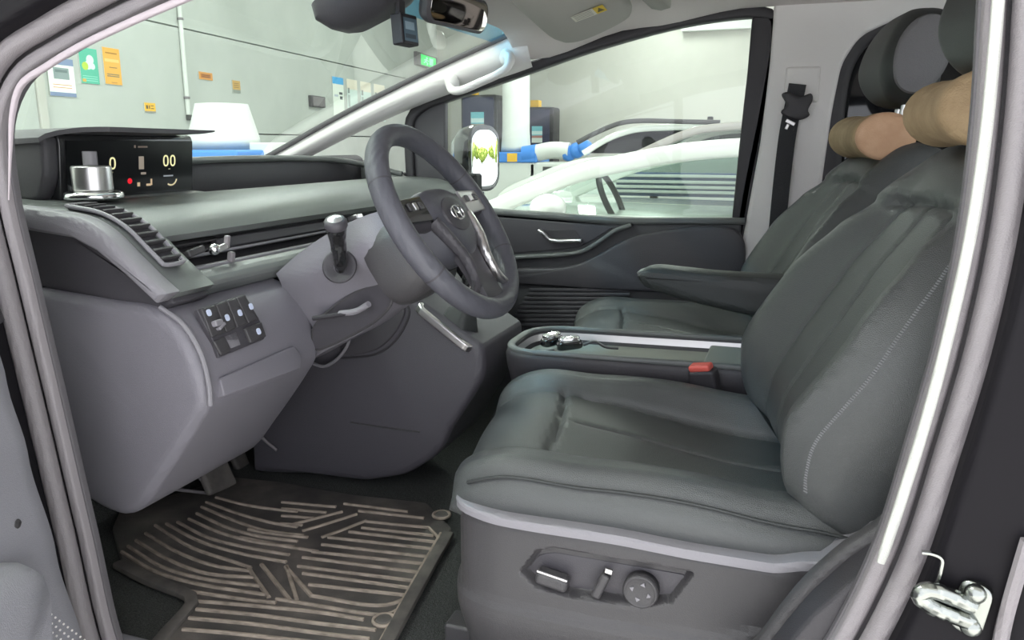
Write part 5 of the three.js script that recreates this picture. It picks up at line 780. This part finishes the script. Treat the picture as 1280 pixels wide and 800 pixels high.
// ---------------------------------------------------------------- visor, mirror, dash camera
{
  const t = thing('sun_visor', 'folded beige sun visor with a printed warning label', 'sun visor'), z0 = -0.5, z1 = -0.04;
  const sec = (z) => { const a = onZ(690, 8, -0.4), y = 1.817 + (z + 0.5) * 0.13; return [[-0.66, y - 0.01], [-0.61, y - 0.028], [-0.5, y - 0.024], [-0.445, y - 0.01], [-0.44, y + 0.004], [-0.5, y + 0.006], [-0.6, y + 0.006], [-0.65, y + 0.004]].map(([x, q]) => v3(x, q + (x + 0.55) * 0.3, z)); };
  part('panel', loft(Array.from({ length: 13 }, (_, i) => { const k = i / 12, z = lerp(z0, z1, k), q = Math.abs(2 * k - 1), s = sec(z), c = v3(); s.forEach((p) => c.add(p)); c.multiplyScalar(1 / s.length); return s.map((p) => p.clone().lerp(c, 0.12 * Math.pow(q, 6))); }).map((l) => spl(l, 32, true).slice(0, 32)), { crease: 1.0 }), M.visor, t);
  const lb = canvasTex(128, 48, (x) => { x.fillStyle = '#e4e2d4'; x.fillRect(0, 0, 128, 48); x.fillStyle = '#e8c93c'; x.fillRect(88, 0, 40, 48); x.fillStyle = '#8c8a80'; for (let i = 0; i < 4; i++) x.fillRect(8, 8 + i * 10, 70, 3); x.fillStyle = '#6b5a14'; x.beginPath(); x.moveTo(108, 10); x.lineTo(122, 38); x.lineTo(94, 38); x.fill(); });
  { const X = v3(1, 0.3, 0).normalize(), Y = v3(0, 0.13, 1).normalize(), n = X.clone().cross(Y), P0 = v3(-0.55, 1.817 - 0.031 + 0.13 * 0.13, -0.37), d = ray(736, 17), p = CAM.clone().addScaledVector(d, P0.sub(CAM).dot(n) / d.dot(n)); const [g, m] = printed(0.085, 0.05, lb, p, X, Y); part('warning_label', g, m, t, 'white and yellow warning label'); }
  part('hinge', tube([v3(-0.6, 1.805, -0.49), v3(-0.6, 1.81, -0.55), v3(-0.6, 1.86, -0.58)], 0.008, 10), M.visor, t);
  const c = thing('grip_pad', 'beige padded roof console edge behind the sun visor', 'roof console'); part('pad', loft([[-0.4, 0.6], [-0.392, 0.9], [-0.37, 1], [-0.345, 0.9], [-0.335, 0.6]].map(([x, k]) => rrect(0.06 * k, 0.4 * k, 0.02 * k, 4).map(([a, b]) => v3(x, 1.872 + a, -0.3 + b))), { crease: 1 }), M.visor, c);
}
{
  const t = thing('rear_view_mirror', 'dark rear view mirror with a brownish glass on the windscreen', 'mirror'), c = onZ(572, 14, 0.0), X = v3(0.16, 0.0, -1).normalize().negate(), n = v3(0.97, -0.2, 0.17), Y = v3(0.2, 0.98, 0);
  const P = (a, b, d) => c.clone().addScaledVector(X, a).addScaledVector(Y, b).addScaledVector(n, d);
  part('housing', loft([[-0.045, 0.55], [-0.03, 0.85], [-0.008, 1], [0.004, 1], [0.008, 0.95]].map(([d, k]) => rrect(0.25 * k, 0.075 * k, 0.03 * k, 6).map(([a, b]) => P(a, b, d)))), M.dark, t); part('glass', extP(rrect(0.234, 0.062, 0.025, 6), P(0, 0, 0.0085), X.clone().negate(), Y, -0.002, 0.001, 0.0005), std({ color: col(0.5, 0.44, 0.4), metalness: 1, roughness: 0.05 }), t);
  part('stem', tube([P(0, 0.0, -0.04), P(0.0, 0.03, -0.1), P(0, 0.06, -0.16)], 0.014, 10, 8), M.dark, t);
  part('sensor_cover', loft([[0, 1], [0.03, 0.95], [0.06, 0.7], [0.075, 0.4]].map(([d, k]) => rrect(0.24 * k, 0.17 * k, 0.04 * k, 5).map(([a, b]) => v3(-0.935 + a + b * 0.0, 1.845 - d + a * 0.38, 0.05 + b)))), M.dark, t);
}
{
  const t = thing('dash_camera', 'small black dash camera with a pale screen hanging under the mirror', 'dash camera'), c = onZ(506, 38, 0.05);
  part('case', tbox(c, v3(0.2, -0.02, -0.98), v3(-0.1, 1, 0), 0.06, 0.066, 0.03, 0.004), M.black, t); const [g, m] = printed(0.048, 0.05, canvasTex(64, 64, (x) => { x.fillStyle = '#5f7482'; x.fillRect(0, 0, 64, 64); x.fillStyle = '#9db4c2'; x.fillRect(8, 10, 44, 22); x.fillStyle = '#46525c'; x.fillRect(6, 44, 50, 12); }), c.clone().add(v3(0.0165, 0, 0.004)), v3(0.2, -0.02, -0.98), v3(-0.1, 1, 0)); part('screen', g, m, t); part('bracket', tbox(c.clone().add(v3(-0.01, 0.045, 0)), v3(0, 0, 1), v3(0, 1, 0), 0.03, 0.04, 0.012, 0.003), M.black, t);
}
// ---------------------------------------------------------------- floor mat and pedals
{
  const t = thing('floor_mat', 'black ribbed rubber floor mat dusty with tan dirt in the driver footwell', 'floor mat'), MY = FY + 0.012, G = (u, v, y = MY) => { const p = onY(u, v, y); return p; };
  const ol = [[565, 660], [533, 628], [440, 618], [350, 602], [290, 596], [235, 612], [150, 638], [140, 660], [152, 704], [200, 730], [232, 744], [238, 752], [234, 764], [196, 802], [230, 860], [460, 860]].map(([u, v]) => { const p = G(u, v); return [p.x, -p.z]; });
  const plate = (pts, y0, y1, b = 0.003) => ext(pts, y0, y1, b).rotateX(-Math.PI / 2);
  part('base', plate(roundPoly(ol, 0.012), FY + 0.003, MY), M.matbase, t);
  const strip3 = (pix, w = 0.0065, m = M.matridge, nm = 'ridge', h = 0.008) => { const p = pix.map(([u, v]) => G(u, v, MY + 0.001)); part(nm, sweep(p.length > 2 ? spl(p, 14) : [p[0], p[0].clone().lerp(p[1], 0.5), p[1]], rrect(w, h, h * 0.3, 2), v3(0, 1, 0)), m, t); };
  // raised border
  const bp = [[560, 668], [530, 720], [505, 765], [470, 830]]; strip3(bp, 0.026, M.matplain, 'border', 0.014); strip3(bp.map(([u, v]) => [u - 9, v - 1]), 0.006);
  strip3([[148, 705], [180, 722], [215, 736], [237, 745], [240, 755], [228, 770], [205, 795], [190, 815]], 0.024, M.matplain, 'border', 0.014);
  // right-hand ribs
  const rr = [[456, 652, 536, 660], [452, 660, 542, 670], [436, 665, 544, 678], [410, 672, 545, 687], [402, 681, 540, 697], [390, 690, 537, 706], [378, 697, 533, 717], [372, 708, 529, 728], [378, 717, 524, 737], [386, 731, 520, 746]];
  for (const [a, b, c, d] of rr) strip3([[a, b], [c, d]]);
  strip3([[388, 745], [480, 757], [518, 744]]); strip3([[345, 749], [487, 769], [492, 765], [512, 756]]);
  strip3([[398, 690], [350, 682], [300, 672]]); strip3([[385, 672], [345, 668], [310, 662]]);
  // top right ribs
  for (const [a, b, c, d] of [[352, 628, 420, 634], [430, 630, 510, 640], [448, 639, 530, 648], [352, 636, 408, 641], [352, 645, 392, 648], [350, 655, 378, 657]]) strip3([[a, b], [c, d]]);
  // upper chevron
  strip3([[365, 656], [400, 647], [428, 640]]); strip3([[378, 664], [415, 653], [446, 643]]); strip3([[402, 672], [430, 662], [458, 651]]);
  strip3([[536, 660], [548, 672], [556, 679]], 0.006);
  // lower chevron
  for (const [a, b, c, d] of [[311, 711, 336, 747], [327, 706, 362, 750], [358, 708, 371, 750], [357, 709, 390, 746]]) strip3([[a, b], [c, d]], 0.008);
  // left ribs, sweeping
  const left = [
    [[270, 622], [310, 632], [352, 638], [372, 640]], [[258, 628], [300, 643], [345, 655], [372, 659]], [[252, 634], [290, 650], [330, 663], [380, 670]], [[246, 642], [285, 660], [325, 671], [372, 677]],
    [[236, 649], [275, 666], [320, 678], [368, 684]], [[222, 653], [262, 673], [310, 685], [362, 694]], [[208, 655], [250, 677], [300, 692], [358, 703]], [[194, 657], [240, 685], [290, 702], [314, 710]],
    [[182, 667], [225, 692], [270, 708], [312, 714]], [[170, 676], [215, 702], [262, 718], [318, 722]], [[160, 683], [205, 710], [255, 724], [326, 733]], [[152, 690], [195, 715], [245, 730], [334, 744]],
    [[222, 737], [300, 749], [345, 754]], [[248, 752], [320, 758], [400, 766], [455, 775]], [[245, 762], [320, 769], [400, 780], [470, 788]], [[236, 773], [320, 781], [400, 792], [462, 799]], [[228, 787], [300, 793], [380, 802], [440, 808]]];
  for (const l of left) strip3(l);
  // fixing studs
  for (const [u, v] of [[480, 777], [552, 645]]) { const c = G(u, v, MY), s = part('stud', lathe([[0, 0.007], [0.013, 0.007], [0.0155, 0.003], [0.0155, 0], [0, 0]], c, v3(0, 1, 0), 28), M.matplain, t); part('stud_ring', (() => { const g = new THREE.TorusGeometry(0.019, 0.0035, 8, 30); g.rotateX(Math.PI / 2); g.translate(c.x, c.y + 0.003, c.z); return g; })(), M.matridge, s); }
}
{
  const t = thing("brake_pedal", 'worn grey rubber brake pedal beneath the dashboard', 'pedal'), c = onX(268, 590, -1.3), X = v3(0, -0.12, -1), Y = v3(-0.5, 0.86, 0);
  part('pad', tbox(c, X, Y, 0.1, 0.1, 0.022, 0.016), M.matplain, t); part('arm', tube([c.clone().add(v3(-0.01, 0, 0)), c.clone().add(v3(-0.12, 0.12, 0.01)), c.clone().add(v3(-0.2, 0.34, 0.01))], 0.011, 8, 8), M.black, t); part('lower_bar', tube([onX(206, 610, -1.28), onX(272, 618, -1.3), onX(250, 598, -1.3)], 0.004, 8), M.seal, t);
  const a = thing('accelerator_pedal', 'small worn accelerator pedal right of the brake pedal', 'pedal'), q = onX(298, 573, -1.36); part('pad', tbox(q, X, Y, 0.055, 0.09, 0.02, 0.012), M.matplain, a); part('arm', tube([q.clone().add(v3(-0.01, 0, 0)), q.clone().add(v3(-0.14, 0.14, 0)), q.clone().add(v3(-0.2, 0.3, 0))], 0.01, 8, 8), M.black, a);
}

// ---------------------------------------------------------------- put every thing's origin at its base
scene.updateMatrixWorld(true);
for (const o of tops) {
  const b = new THREE.Box3().setFromObject(o), p = v3((b.min.x + b.max.x) / 2, b.min.y, (b.min.z + b.max.z) / 2);
  if (o.isMesh) { o.geometry.translate(-p.x, -p.y, -p.z); for (const c of o.children) c.position.sub(p); } else for (const c of o.children) c.position.sub(p);
  o.position.copy(p);
}
scene.traverse((o) => { if (o.isMesh) o.castShadow = o.receiveShadow = true; });
renderer.render(scene, camera);
